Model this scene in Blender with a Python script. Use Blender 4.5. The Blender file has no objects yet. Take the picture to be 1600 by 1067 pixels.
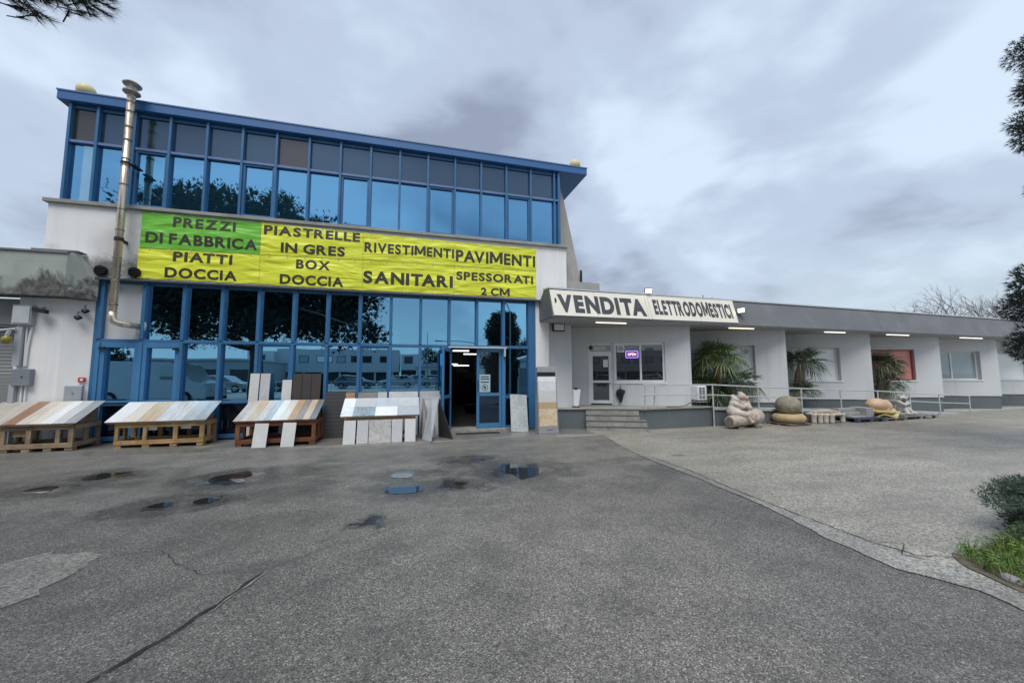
import bpy, bmesh, math, random
from mathutils import Vector, Matrix, noise, geometry
random.seed(7)
R = math.radians
SC = bpy.context.scene
COL = SC.collection

# ------------------------------------------------------------------ camera
cam_d = bpy.data.cameras.new('camera')
cam = bpy.data.objects.new('camera', cam_d)
COL.objects.link(cam)
SC.camera = cam
yaw, pitch, roll = R(15.176), R(4.897), R(-0.1366)
Fv = Vector((math.sin(yaw)*math.cos(pitch), math.cos(yaw)*math.cos(pitch), math.sin(pitch)))
Rv = Vector((math.cos(yaw), -math.sin(yaw), 0))
Uv = Rv.cross(Fv)
R2 = Rv*math.cos(roll) + Uv*math.sin(roll)
U2 = Uv*math.cos(roll) - Rv*math.sin(roll)
cam.matrix_world = Matrix(((R2.x, U2.x, -Fv.x, 0), (R2.y, U2.y, -Fv.y, 0), (R2.z, U2.z, -Fv.z, 1.5), (0, 0, 0, 1)))
cam_d.sensor_fit = 'HORIZONTAL'
cam_d.sensor_width = 36.0
cam_d.lens = 36.0*601.0/1600.0
cam_d.clip_start = 0.05
cam_d.clip_end = 3000

# ------------------------------------------------------------------ world, sun, exposure
SUN_EL, SUN_AZ = 60.0, 200.0            # azimuth measured clockwise from +Y (the sun is behind the camera, veiled by cloud)
W = bpy.data.worlds.new('World')
SC.world = W
W.use_nodes = True
nt = W.node_tree
nt.nodes.clear()
def wn(t, **k):
    n = nt.nodes.new(t)
    for a, b in k.items(): setattr(n, a, b)
    return n
def wmath(op, a, b=None, c=None):
    n = wn('ShaderNodeMath', operation=op)
    for i, s in enumerate((a, b, c)):
        if s is None: continue
        if isinstance(s, (int, float)): n.inputs[i].default_value = s
        else: nt.links.new(s, n.inputs[i])
    return n.outputs[0]
out = wn('ShaderNodeOutputWorld'); bg = wn('ShaderNodeBackground')
bg.inputs['Strength'].default_value = 0.1
sky = wn('ShaderNodeTexSky', sky_type='NISHITA')
sky.sun_disc = False
sky.sun_elevation = R(SUN_EL); sky.sun_rotation = R(SUN_AZ)
sky.air_density = 1.5; sky.dust_density = 3.0
tc = wn('ShaderNodeTexCoord'); sp = wn('ShaderNodeSeparateXYZ')
nt.links.new(tc.outputs['Generated'], sp.inputs[0])
zc = wmath('MAXIMUM', sp.outputs['Z'], 0.0)
den = wmath('ADD', zc, 0.38)
px = wmath('DIVIDE', sp.outputs['X'], den); py = wmath('DIVIDE', sp.outputs['Y'], den)
cb = wn('ShaderNodeCombineXYZ')
nt.links.new(px, cb.inputs[0]); nt.links.new(py, cb.inputs[1]); nt.links.new(wmath('MULTIPLY', zc, 1.3), cb.inputs[2])
def wnoise(scale, detail, rough, dist, off):
    mp = wn('ShaderNodeMapping'); mp.inputs['Location'].default_value = off
    nt.links.new(cb.outputs[0], mp.inputs[0])
    n = wn('ShaderNodeTexNoise'); n.inputs['Scale'].default_value = scale; n.inputs['Detail'].default_value = detail
    n.inputs['Roughness'].default_value = rough; n.inputs['Distortion'].default_value = dist
    nt.links.new(mp.outputs[0], n.inputs['Vector'])
    return n.outputs['Fac']
n1 = wnoise(1.75, 4, 0.48, 0.25, (3.1, 1.7, 0.4)); n2 = wnoise(4.6, 5, 0.55, 0.3, (7.3, 2.2, 5.0))
mixn = wmath('ADD', wmath('MULTIPLY', n1, 0.80), wmath('MULTIPLY', n2, 0.20))
ramp = wn('ShaderNodeValToRGB')
nt.links.new(mixn, ramp.inputs[0])
cr = ramp.color_ramp
cr.interpolation = 'EASE'
cr.elements[0].position = 0.36; cr.elements[0].color = (1.85, 2.15, 2.85, 1)
cr.elements[1].position = 0.62; cr.elements[1].color = (4.2, 4.95, 5.85, 1)
e = cr.elements.new(0.5); e.color = (3.15, 3.7, 4.6, 1)
# paler, greener band of thin cloud low over the horizon
hz = wn('ShaderNodeMapRange'); hz.inputs['From Min'].default_value = 0.0; hz.inputs['From Max'].default_value = 0.30
hz.inputs['To Min'].default_value = 0.8; hz.inputs['To Max'].default_value = 0.0
hz.interpolation_type = 'SMOOTHSTEP'
nt.links.new(zc, hz.inputs[0])
mh = wn('ShaderNodeMixRGB'); nt.links.new(hz.outputs[0], mh.inputs[0]); nt.links.new(ramp.outputs[0], mh.inputs[1])
mh.inputs[2].default_value = (3.5, 4.2, 4.65, 1)
mx = wn('ShaderNodeMixRGB'); mx.inputs[0].default_value = 0.92
nt.links.new(sky.outputs[0], mx.inputs[1]); nt.links.new(mh.outputs[0], mx.inputs[2])
nt.links.new(mx.outputs[0], bg.inputs[0]); nt.links.new(bg.outputs[0], out.inputs[0])

sd = bpy.data.lights.new('sun', 'SUN'); sd.energy = 1.5; sd.angle = R(34); sd.color = (1.0, 0.97, 0.93)
so = bpy.data.objects.new('sun', sd); COL.objects.link(so)
sv = Vector((math.sin(R(SUN_AZ))*math.cos(R(SUN_EL)), math.cos(R(SUN_AZ))*math.cos(R(SUN_EL)), math.sin(R(SUN_EL))))
so.rotation_euler = sv.to_track_quat('Z', 'Y').to_euler()
so.location = (0, -20, 30)

vs = SC.view_settings
vs.view_transform = 'Standard'; vs.look = 'None'; vs.gamma = 1.0; vs.exposure = 0.80
SC.render.engine = 'CYCLES'
SC.cycles.max_bounces = 8; SC.cycles.use_denoising = True

# ------------------------------------------------------------------ materials
class NT:
    def __init__(s, name):
        s.m = bpy.data.materials.new(name); s.m.use_nodes = True
        s.t = s.m.node_tree; s.t.nodes.clear()
        s.out = s.n('ShaderNodeOutputMaterial'); s.p = s.n('ShaderNodeBsdfPrincipled')
        s.l(s.p.outputs[0], s.out.inputs[0])
    def n(s, t, **k):
        x = s.t.nodes.new(t)
        for a, b in k.items(): setattr(x, a, b)
        return x
    def l(s, a, b): s.t.links.new(a, b)
    def coord(s, kind='world', scale=(1, 1, 1), rand=False, rot=(0, 0, 0)):
        if kind == 'world': o = s.n('ShaderNodeNewGeometry').outputs['Position']
        else: o = s.n('ShaderNodeTexCoord').outputs['Object']
        if rand:
            oi = s.n('ShaderNodeObjectInfo'); a = s.n('ShaderNodeVectorMath', operation='MULTIPLY_ADD')
            s.l(oi.outputs['Random'], a.inputs[0]); a.inputs[1].default_value = (13, 29, 7); s.l(o, a.inputs[2]); o = a.outputs[0]
        mp = s.n('ShaderNodeMapping'); mp.inputs['Scale'].default_value = scale; mp.inputs['Rotation'].default_value = rot
        s.l(o, mp.inputs[0]); return mp.outputs[0]
    def noise(s, vec, scale, detail=4, rough=0.55, dist=0.0):
        n = s.n('ShaderNodeTexNoise'); n.inputs['Scale'].default_value = scale; n.inputs['Detail'].default_value = detail
        n.inputs['Roughness'].default_value = rough; n.inputs['Distortion'].default_value = dist
        s.l(vec, n.inputs['Vector']); return n.outputs['Fac']
    def rng(s, f, a, b, c=0.0, d=1.0, smooth=False):
        n = s.n('ShaderNodeMapRange'); n.inputs[1].default_value = a; n.inputs[2].default_value = b
        n.inputs[3].default_value = c; n.inputs[4].default_value = d
        if smooth: n.interpolation_type = 'SMOOTHSTEP'
        s.l(f, n.inputs[0]); return n.outputs[0]
    def mix(s, f, a, b, mode='MIX'):
        n = s.n('ShaderNodeMixRGB', blend_type=mode)
        for i, x in ((0, f), (1, a), (2, b)):
            if isinstance(x, (int, float)): n.inputs[i].default_value = x if i == 0 else (x, x, x, 1)
            elif isinstance(x, tuple): n.inputs[i].default_value = (*x[:3], 1)
            else: s.l(x, n.inputs[i])
        return n.outputs[0]
    def math(s, op, a, b=0.0):
        n = s.n('ShaderNodeMath', operation=op)
        for i, x in ((0, a), (1, b)):
            if isinstance(x, (int, float)): n.inputs[i].default_value = x
            else: s.l(x, n.inputs[i])
        return n.outputs[0]
    def bump(s, h, strength, dist=0.01, normal=None):
        n = s.n('ShaderNodeBump'); n.inputs['Strength'].default_value = strength; n.inputs['Distance'].default_value = dist
        s.l(h, n.inputs['Height'])
        if normal is not None: s.l(normal, n.inputs['Normal'])
        return n.outputs[0]
    def set(s, color=None, rough=None, metal=None, normal=None, spec=None):
        for key, x in (('Base Color', color), ('Roughness', rough), ('Metallic', metal), ('Normal', normal), ('Specular IOR Level', spec)):
            if x is None: continue
            if isinstance(x, tuple): s.p.inputs[key].default_value = (*x[:3], 1)
            elif isinstance(x, (int, float)): s.p.inputs[key].default_value = x
            else: s.l(x, s.p.inputs[key])
        return s.m

def sc3(c, k): return tuple(min(1, x*k) for x in c)
def M(name, col, rough=0.6, metal=0.0, var=0.12, scale=2.5, bump=0.0, bscale=60, dirt=None, dirt_amt=0.4, streak=False, kind='world'):
    s = NT(name)
    v = s.coord(kind); f = s.rng(s.noise(v, scale, 5), 0.25, 0.75)
    c = s.mix(f, sc3(col, 1-var), sc3(col, 1+var))
    if dirt:
        dv = s.coord(kind, (3.0, 3.0, 0.22) if streak else (1, 1, 1))
        d = s.rng(s.noise(dv, 1.6, 6, 0.65), 0.52, 0.75, 0, dirt_amt)
        c = s.mix(d, c, dirt)
    nrm = None
    if bump: nrm = s.bump(s.noise(v, bscale, 3), bump, 0.01)
    r = s.rng(s.noise(v, scale*3, 3), 0.3, 0.7, max(0.02, rough-0.08), min(1, rough+0.08))
    return s.set(c, r, metal, nrm)

def wood(name, a, b, rough=0.65, axis=0):
    s = NT(name); sc = [22, 22, 22]; sc[axis] = 1.6
    v = s.coord('object', tuple(sc), rand=True)
    f = s.rng(s.noise(v, 1.0, 6, 0.6, 0.6), 0.3, 0.7)
    v2 = s.coord('object', (1.5, 1.5, 1.5), rand=True)
    c = s.mix(f, sc3(a, 1.08), sc3(b, 0.8)); c = s.mix(s.rng(s.noise(v2, 2.6, 5, .65), 0.42, 0.72, 0, 0.75), c, sc3(b, 0.42))
    oi = s.n('ShaderNodeObjectInfo'); hs = s.n('ShaderNodeHueSaturation'); s.l(s.rng(oi.outputs['Random'], 0, 1, .72, 1.18), hs.inputs['Value']); s.l(c, hs.inputs['Color']); c = hs.outputs[0]
    return s.set(c, rough, 0, s.bump(f, 0.25, 0.004))

def plank(name, col, contrast=0.25, rough=0.38):
    s = NT(name)
    v = s.coord('object', (30, 2.2, 30), rand=True)
    f = s.rng(s.noise(v, 1.0, 6, 0.65, 0.8), 0.28, 0.72)
    v2 = s.coord('object', (3, 1, 3), rand=True)
    c = s.mix(f, sc3(col, 1-contrast), sc3(col, 1+contrast*0.7))
    c = s.mix(s.rng(s.noise(v2, 3, 4), 0.35, 0.7, 0, 0.5), c, sc3(col, 0.8))
    return s.set(c, rough)

def marble(name, col, vein, amt=0.6, rough=0.3, scale=2.2):
    s = NT(name)
    v = s.coord('object', (1, 1, 1), rand=True)
    n = s.noise(v, scale, 7, 0.62, 2.2)
    f = s.math('ABSOLUTE', s.math('SUBTRACT', n, 0.5))
    f = s.rng(f, 0.0, 0.07, amt, 0.0, True)
    cl = s.rng(s.noise(v, scale*0.7, 4), 0.3, 0.7)
    c = s.mix(cl, sc3(col, 0.88), sc3(col, 1.06)); c = s.mix(f, c, vein)
    return s.set(c, rough)

def stone(name, a, b, scale=6, rough=0.75, bump=0.5):
    s = NT(name); v = s.coord('object')
    f = s.rng(s.noise(v, scale, 7, 0.65, 0.4), 0.3, 0.7); c = s.mix(f, a, b)
    g = s.rng(s.noise(v, scale*8, 3), 0.55, 0.75, 0, 0.5); c = s.mix(g, c, sc3(a, 0.55))
    h = s.noise(v, scale*5, 6, 0.7)
    return s.set(c, rough, 0, s.bump(h, bump, 0.012))

def foliage(name, a, b, c3, rough=0.6, trans=0.15):
    s = NT(name); v = s.coord('world')
    f = s.rng(s.noise(v, 1.7, 4), 0.32, 0.68); c = s.mix(f, a, b)
    g = s.rng(s.noise(v, 9, 3), 0.5, 0.75); c = s.mix(g, c, c3)
    s.set(c, rough)
    tr = s.n('ShaderNodeBsdfTranslucent'); s.l(c, tr.inputs[0])
    ms = s.n('ShaderNodeMixShader'); ms.inputs[0].default_value = trans
    s.l(s.p.outputs[0], ms.inputs[1]); s.l(tr.outputs[0], ms.inputs[2]); s.l(ms.outputs[0], s.out.inputs[0])
    return s.m

def mirror_glass(name, tint, body, refl=0.85, wav=0.02, rough=0.01):
    # solar-control glass: a dark body under a strong tinted mirror coat, each pane very slightly bowed
    s = NT(name); v = s.coord('world')
    h = s.noise(v, 0.8, 2); nrm = s.bump(h, wav, 0.05)
    s.set(body, 0.25, 0, None, 0.3)
    g = s.n('ShaderNodeBsdfGlossy'); g.inputs['Roughness'].default_value = rough
    g.inputs['Color'].default_value = (*tint, 1); s.l(nrm, g.inputs['Normal'])
    ms = s.n('ShaderNodeMixShader'); ms.inputs[0].default_value = refl
    s.l(s.p.outputs[0], ms.inputs[1]); s.l(g.outputs[0], ms.inputs[2]); s.l(ms.outputs[0], s.out.inputs[0])
    return s.m

def emit(name, col, st):
    s = NT(name); s.set((0.8, 0.8, 0.8), 0.4)
    s.p.inputs['Emission Color'].default_value = (*col, 1); s.p.inputs['Emission Strength'].default_value = st
    return s.m

def tarp(name, col):
    s = NT(name); v = s.coord('world', (1, 1, 1), rot=(0, R(35), 0))
    w = s.noise(s.coord('world', (0.8, 1, 2.8), rot=(0, R(38), 0)), 1.3, 2, 0.4, 0.8)
    w2 = s.noise(s.coord('world', (0.7, 1, 3.0), rot=(0, R(-32), 0)), 1.4, 2, 0.4, 0.8)
    f = s.rng(s.noise(v, 0.9, 3), 0.3, 0.7)
    c = s.mix(f, sc3(col, 0.94), sc3(col, 1.05))
    return s.set(c, 0.42, 0, s.bump(s.math('ADD', w, w2), 0.8, 0.06))

# ground materials
HOLLOWS = [(0.05, 5.4, .42), (0.0, 6.15, .33), (1.75, 5.95, .62), (.73, 5.45, .30), (-4.6, 6.65, .42), (-4.3, 7.3, .42), (-2.45, 6.6, .55), (-2.75, 5.5, .34), (-2.3, 5.55, .30), (1.1, 6.9, .35), (-0.4, 4.3, .13)]
def asphalt():
    s = NT('wet_asphalt'); v = s.coord('world')
    agg = s.n('ShaderNodeTexVoronoi'); agg.inputs['Scale'].default_value = 120; s.l(v, agg.inputs['Vector'])
    vor = s.n('ShaderNodeSeparateColor'); s.l(agg.outputs['Color'], vor.inputs[0])
    agg2 = s.n('ShaderNodeTexVoronoi'); agg2.inputs['Scale'].default_value = 250; s.l(v, agg2.inputs['Vector'])
    vor2 = s.n('ShaderNodeSeparateColor'); s.l(agg2.outputs['Color'], vor2.inputs[0])
    big = s.noise(v, 0.35, 5, 0.6); mid = s.noise(v, 2.3, 5, 0.6); cl_ = s.noise(v, 22, 3, 0.7)
    base = s.mix(s.rng(big, 0.3, 0.7), (0.124, 0.115, 0.101), (0.204, 0.192, 0.170))
    g = s.rng(s.math('ADD', s.math('MULTIPLY', vor.outputs[0], 0.55), s.math('MULTIPLY', vor2.outputs[0], 0.45)), 0.12, 0.88, 0.26, 1.8)
    c = s.mix(1.0, base, g, 'MULTIPLY'); c = s.mix(1.0, c, s.rng(cl_, 0.3, 0.7, 0.78, 1.22), 'MULTIPLY')
    st = s.rng(vor.outputs[1], 0.90, 0.96, 0, 0.75); c = s.mix(st, c, (0.48, 0.47, 0.44))
    dk = s.rng(mid, 0.35, 0.55, 0.35, 0.0); c = s.mix(dk, c, (0.05, 0.05, 0.052))
    # the newer, blacker strip of asphalt laid beside the kerb strip, and worn seams
    sp2 = s.n('ShaderNodeSeparateXYZ'); s.l(v, sp2.inputs[0])
    ex = s.math('ADD', s.math('ADD', sp2.outputs[0], s.math('MULTIPLY', sp2.outputs[1], -0.22)), s.math('MULTIPLY', s.math('SUBTRACT', s.noise(v, 0.8, 5, 0.6), 0.5), 2.2))
    newer = s.math('MULTIPLY', s.rng(ex, 1.2, 2.9, 0, 0.5, True), s.rng(sp2.outputs[1], 3.6, 5.5, 1, 0, True))
    c = s.mix(newer, c, s.mix(1.0, c, (0.50, 0.51, 0.58), 'MULTIPLY'))
    old = s.rng(s.noise(s.coord('world', (0.5, 1.1, 1)), 0.55, 6, 0.65, 0.6), 0.5, 0.62, 0, 0.4); c = s.mix(old, c, s.mix(1.0, c, (0.66, 0.67, 0.69), 'MULTIPLY'))
    # damp stains where rain water stands longest (a band of hollows a few metres before the shop front)
    sep = s.n('ShaderNodeSeparateXYZ'); s.l(v, sep.inputs[0])
    bandy = s.rng(s.math('ABSOLUTE', s.math('SUBTRACT', sep.outputs[1], 6.2)), 0.2, 2.6, 1.0, 0.0, True)
    wetn = s.rng(s.noise(s.coord('world', (0.55, 1.0, 1)), 0.9, 5, 0.62, 0.5), 0.46, 0.62)
    wet = s.math('MULTIPLY', wetn, bandy); water = None
    edge_n = s.math('MULTIPLY', s.math('SUBTRACT', s.noise(v, 2.6, 5, 0.65), 0.5), 1.1)
    for (hx, hy, hr) in HOLLOWS:                    # damp rims round every puddle
        d_ = s.n('ShaderNodeVectorMath', operation='DISTANCE'); mp = s.n('ShaderNodeMapping'); mp.inputs['Scale'].default_value = (0.75, 1, 0)
        s.l(v, mp.inputs[0]); s.l(mp.outputs[0], d_.inputs[0]); d_.inputs[1].default_value = (hx*0.75, hy, 0)
        m_ = s.rng(s.math('ADD', d_.outputs['Value'], edge_n), hr*0.75, hr*1.5, 1.0, 0.0, True)
        wet = s.math('MAXIMUM', wet, m_)
        w_ = s.rng(s.math('ADD', d_.outputs['Value'], edge_n), hr*0.42, hr*0.66, 1.0, 0.0, True); water = w_ if water is None else s.math('MAXIMUM', water, w_)
    c = s.mix(s.math('MULTIPLY', wet, 0.62), c, (0.032, 0.031, 0.03))
    c = s.mix(s.math('MULTIPLY', water, 0.7), c, (0.03, 0.028, 0.026))
    r = s.mix(water, s.mix(wet, s.rng(big, 0.3, 0.7, 0.58, 0.42), 0.22), 0.07)
    h = s.math('ADD', s.math('MULTIPLY', agg.outputs['Distance'], -1.0), s.math('MULTIPLY', s.noise(v, 40, 3), 0.6))
    h = s.math('MULTIPLY', h, s.rng(water, 0, 0.8, 1, 0.05))
    return s.set(c, r, 0, s.bump(h, 0.7, 0.008))
def worn_paving(nm='worn_pale_paving', ca=(0.25, 0.234, 0.198), cb_=(0.37, 0.348, 0.296)):
    s = NT(nm); v = s.coord('world')
    agg = s.n('ShaderNodeTexVoronoi'); agg.inputs['Scale'].default_value = 70; s.l(v, agg.inputs['Vector'])
    vor = s.n('ShaderNodeSeparateColor'); s.l(agg.outputs['Color'], vor.inputs[0])
    big = s.noise(v, 0.3, 6, 0.62); mid = s.noise(s.coord('world', (0.6, 1.6, 1)), 1.3, 5, 0.6)
    base = s.mix(s.rng(big, 0.3, 0.7), ca, cb_)
    c = s.mix(1.0, base, s.rng(vor.outputs[0], 0.1, 0.9, 0.5, 1.42), 'MULTIPLY')
    c = s.mix(s.rng(mid, 0.35, 0.6, 0.45, 0.0), c, (0.13, 0.125, 0.11))
    c = s.mix(s.rng(vor.outputs[1], 0.92, 0.97, 0, 0.5), c, (0.07, 0.07, 0.07))
    r = s.rng(big, 0.3, 0.7, 0.35, 0.55)
    h = s.math('ADD', s.math('MULTIPLY', agg.outputs['Distance'], -1.0), s.noise(v, 30, 3))
    return s.set(c, r, 0, s.bump(h, 0.5, 0.006))

BLUE = (0.036, 0.140, 0.295)
m_asphalt = asphalt(); m_worn = worn_paving(); m_kerb = worn_paving('worn_kerb_concrete', (0.19, 0.185, 0.165), (0.33, 0.32, 0.29))
m_conc = M('weathered_concrete', (0.30, 0.295, 0.27), 0.7, 0, 0.22, 3.0, 0.5, 50, (0.13, 0.13, 0.10), 0.6)
m_pave = M('damp_pavement_concrete', (0.17, 0.165, 0.15), 0.38, 0, 0.28, 2.0, 0.4, 45, (0.07, 0.068, 0.06), 0.7)
m_patch = worn_paving('pale_repair_patch', (0.21, 0.20, 0.175), (0.36, 0.34, 0.30))
m_crack = M('dark_crack', (0.02, 0.02, 0.02), 0.7)
s = NT('puddle_water'); v = s.coord('world')
s.set((0.028, 0.027, 0.026), 0.03, 0, s.bump(s.noise(v, 3, 2), 0.015, 0.02), 0.9); m_water = s.m
s = NT('white_render'); v = s.coord('world')
c = s.mix(s.rng(s.noise(v, 1.1, 5), .3, .7), (.76, .76, .75), (.82, .82, .81))
dr = s.rng(s.noise(s.coord('world', (4.5, 4.5, .22)), 1.5, 6, .65), .5, .75, 0, .30); c = s.mix(dr, c, (.46, .46, .43))
sep = s.n('ShaderNodeSeparateXYZ'); s.l(v, sep.inputs[0]); nz = s.noise(v, 3.5, 6, .7)
sp_ = s.math('MULTIPLY', s.rng(sep.outputs[2], .08, .55, 1, 0), s.rng(nz, .35, .6)); c = s.mix(s.math('MULTIPLY', sp_, .6), c, (.26, .255, .23))
for (hx, hz_, hr, am) in ((-6.33, 3.75, .42, .85), (-5.76, 3.75, .40, .85), (-6.05, 4.3, .75, .30), (-5.8, 4.9, .5, .25), (-7.2, 3.9, .4, .3)):
    d_ = s.n('ShaderNodeVectorMath', operation='DISTANCE'); s.l(v, d_.inputs[0]); d_.inputs[1].default_value = (hx, 10.06, hz_)
    c = s.mix(s.math('MULTIPLY', s.rng(s.math('ADD', d_.outputs['Value'], s.math('MULTIPLY', s.math('SUBTRACT', nz, .5), .6)), hr*.2, hr, 1, 0, True), am), c, (.07, .065, .06))
m_white = s.set(c, .75, 0, s.bump(s.noise(v, 80, 3), .15, .01))
m_whiteclean = M('white_paint', (0.74, 0.74, 0.73), 0.6, 0, 0.03, 1.5)
m_grey = M('light_grey_render', (0.43, 0.45, 0.475), 0.75, 0, 0.04, 0.8, 0.15, 80, (0.33, 0.34, 0.35), 0.3, True)
m_greyfront = M('pale_grey_render', (0.55, 0.565, 0.575), 0.75, 0, 0.06, 0.8, 0.15, 80, (0.38, 0.38, 0.375), 0.42, True)
m_slate = M('slate_grey_fascia', (0.145, 0.15, 0.163), 0.7, 0, 0.18, 0.9, 0.3, 30, (0.22, 0.225, 0.235), 0.5)
m_plinth = M('dark_grey_green_paint', (0.105, 0.125, 0.13), 0.65, 0, 0.14, 1.1, 0.2, 60, (0.16, 0.17, 0.165), 0.4, True)
m_step = M('mossy_stone_steps', (0.27, 0.265, 0.245), 0.7, 0, 0.35, 6.0, 0.5, 40, (0.08, 0.08, 0.07), 0.6)
m_step_edge = M('step_nosing', (0.16, 0.16, 0.15), 0.6, 0, 0.3, 7.0)
m_blue = M('blue_painted_metal', BLUE, 0.38, 0, 0.10, 1.2, 0, 60, (0.12, 0.22, 0.36), 0.25)
m_bluelite = M('weathered_blue_metal', (0.12, 0.20, 0.38), 0.4, 0, 0.14, 2.0)
m_bluedoor = M('blue_door_frame', (0.052, 0.185, 0.37), 0.38, 0, 0.08, 1.5)
m_roof = M('blue_roof_edge', (0.028, 0.125, 0.32), 0.5, 0, 0.08, 0.8, 0, 60, (0.06, 0.13, 0.30), 0.3)
m_gl_up = mirror_glass('blue_mirror_glass', (0.185, 0.425, 0.66), (0.03, 0.14, 0.22), 0.86)
m_gl_low = mirror_glass('blue_mirror_glass_low', (0.245, 0.525, 0.74), (0.004, 0.012, 0.02), 0.93)
m_gl_top = mirror_glass('grey_spandrel_glass', (0.13, 0.20, 0.29), (0.035, 0.055, 0.08), 0.45, 0.03, 0.10)
m_gl_top2 = mirror_glass('brown_spandrel_glass', (0.18, 0.17, 0.18), (0.06, 0.055, 0.055), 0.45, 0.03, 0.12)
m_gl_dark = mirror_glass('black_spandrel_glass', (0.10, 0.18, 0.30), (0.004, 0.006, 0.012), 0.35)
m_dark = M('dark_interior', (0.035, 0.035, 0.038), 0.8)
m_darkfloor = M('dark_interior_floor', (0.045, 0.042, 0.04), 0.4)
m_black = M('black_metal', (0.012, 0.012, 0.013), 0.5)
m_soot = M('sooty_black', (0.008, 0.008, 0.008), 0.9)
m_steel = M('stainless_flue', (0.64, 0.56, 0.45), 0.30, 0.75, 0.18, 3.0, 0, 60, (0.25, 0.15, 0.085), 0.75, True)
m_galv = M('galvanised_rail', (0.62, 0.64, 0.64), 0.42, 0.55, 0.12, 4.0)
m_alu = M('white_window_frame', (0.72, 0.73, 0.73), 0.42, 0, 0.04, 3.0)
m_lamp_y = M('pale_yellow_globe', (0.62, 0.55, 0.30), 0.55, 0, 0.05, 4)
m_tube = emit('fluorescent_tube', (1.0, 0.97, 0.9), 0.8)
m_tubew = emit('fluorescent_tube_warm', (1.0, 0.84, 0.6), 0.85)
m_tubein = emit('showroom_tube', (0.95, 1.0, 0.98), 1.0)
m_flood = emit('flood_lens_lit', (1.0, 0.87, 0.62), 4.0)
m_neon = emit('purple_neon', (0.30, 0.14, 0.9), 1.6)
m_neon2 = emit('orange_led_letters', (1.0, 0.42, 0.45), 1.4)
m_sign = M('cream_sign_face', (0.74, 0.71, 0.62), 0.5, 0, 0.05, 1.2, 0, 60, (0.62, 0.58, 0.48), 0.3)
m_letter = M('dark_grey_lettering', (0.05, 0.052, 0.06), 0.55, 0, 0.1, 3)
m_banlet = M('brown_black_lettering', (0.045, 0.04, 0.028), 0.45, 0, 0.1, 3)
m_bgreen = tarp('green_tarpaulin', (0.16, 0.50, 0.045)); m_byellow = tarp('yellow_green_tarpaulin', (0.72, 0.76, 0.045))
m_annexglass = mirror_glass('dark_window_glass', (0.35, 0.37, 0.38), (0.012, 0.014, 0.017), 0.30)
m_blind = mirror_glass('window_with_white_blind', (0.6, 0.62, 0.65), (0.85, 0.87, 0.87), 0.08)
m_blind2 = mirror_glass('window_with_grey_blind', (0.5, 0.55, 0.6), (0.30, 0.36, 0.37), 0.2)
m_pink = M('salmon_pink_board', (0.70, 0.31, 0.265), 0.6, 0, 0.06, 2)
m_umb = M('black_umbrella_cloth', (0.016, 0.016, 0.019), 0.6)
m_box = M('grey_electric_box', (0.36, 0.38, 0.41), 0.5, 0, 0.08, 4)
m_boxd = M('dark_grey_electric_box', (0.20, 0.22, 0.25), 0.5, 0, 0.08, 4)
m_red = M('red_alarm', (0.50, 0.03, 0.03), 0.45)
m_shutter = M('grey_roller_shutter', (0.24, 0.245, 0.24), 0.55, 0.2, 0.1, 2)
s = NT('stained_canopy'); v = s.coord('world')
n = s.noise(s.coord('world', (1.3, 1.3, 0.9)), 1.7, 7, 0.7, 0.5); sep = s.n('ShaderNodeSeparateXYZ'); s.l(v, sep.inputs[0])
low = s.rng(sep.outputs[2], 3.08, 3.92, 0.22, -0.12)
f = s.rng(s.math('ADD', n, low), 0.52, 0.66)
c = s.mix(s.rng(s.noise(v, 2.5, 4), 0.3, 0.7), (0.30, 0.335, 0.30), (0.40, 0.43, 0.395)); c = s.mix(f, c, s.mix(s.rng(s.noise(v, 11, 5, .7), .35, .65), (0.045, 0.043, 0.04), (0.16, 0.155, 0.145)))
s.set(c, 0.8, 0, s.bump(s.noise(v, 25, 5), 0.4, 0.01)); m_canopy = s.m

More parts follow.
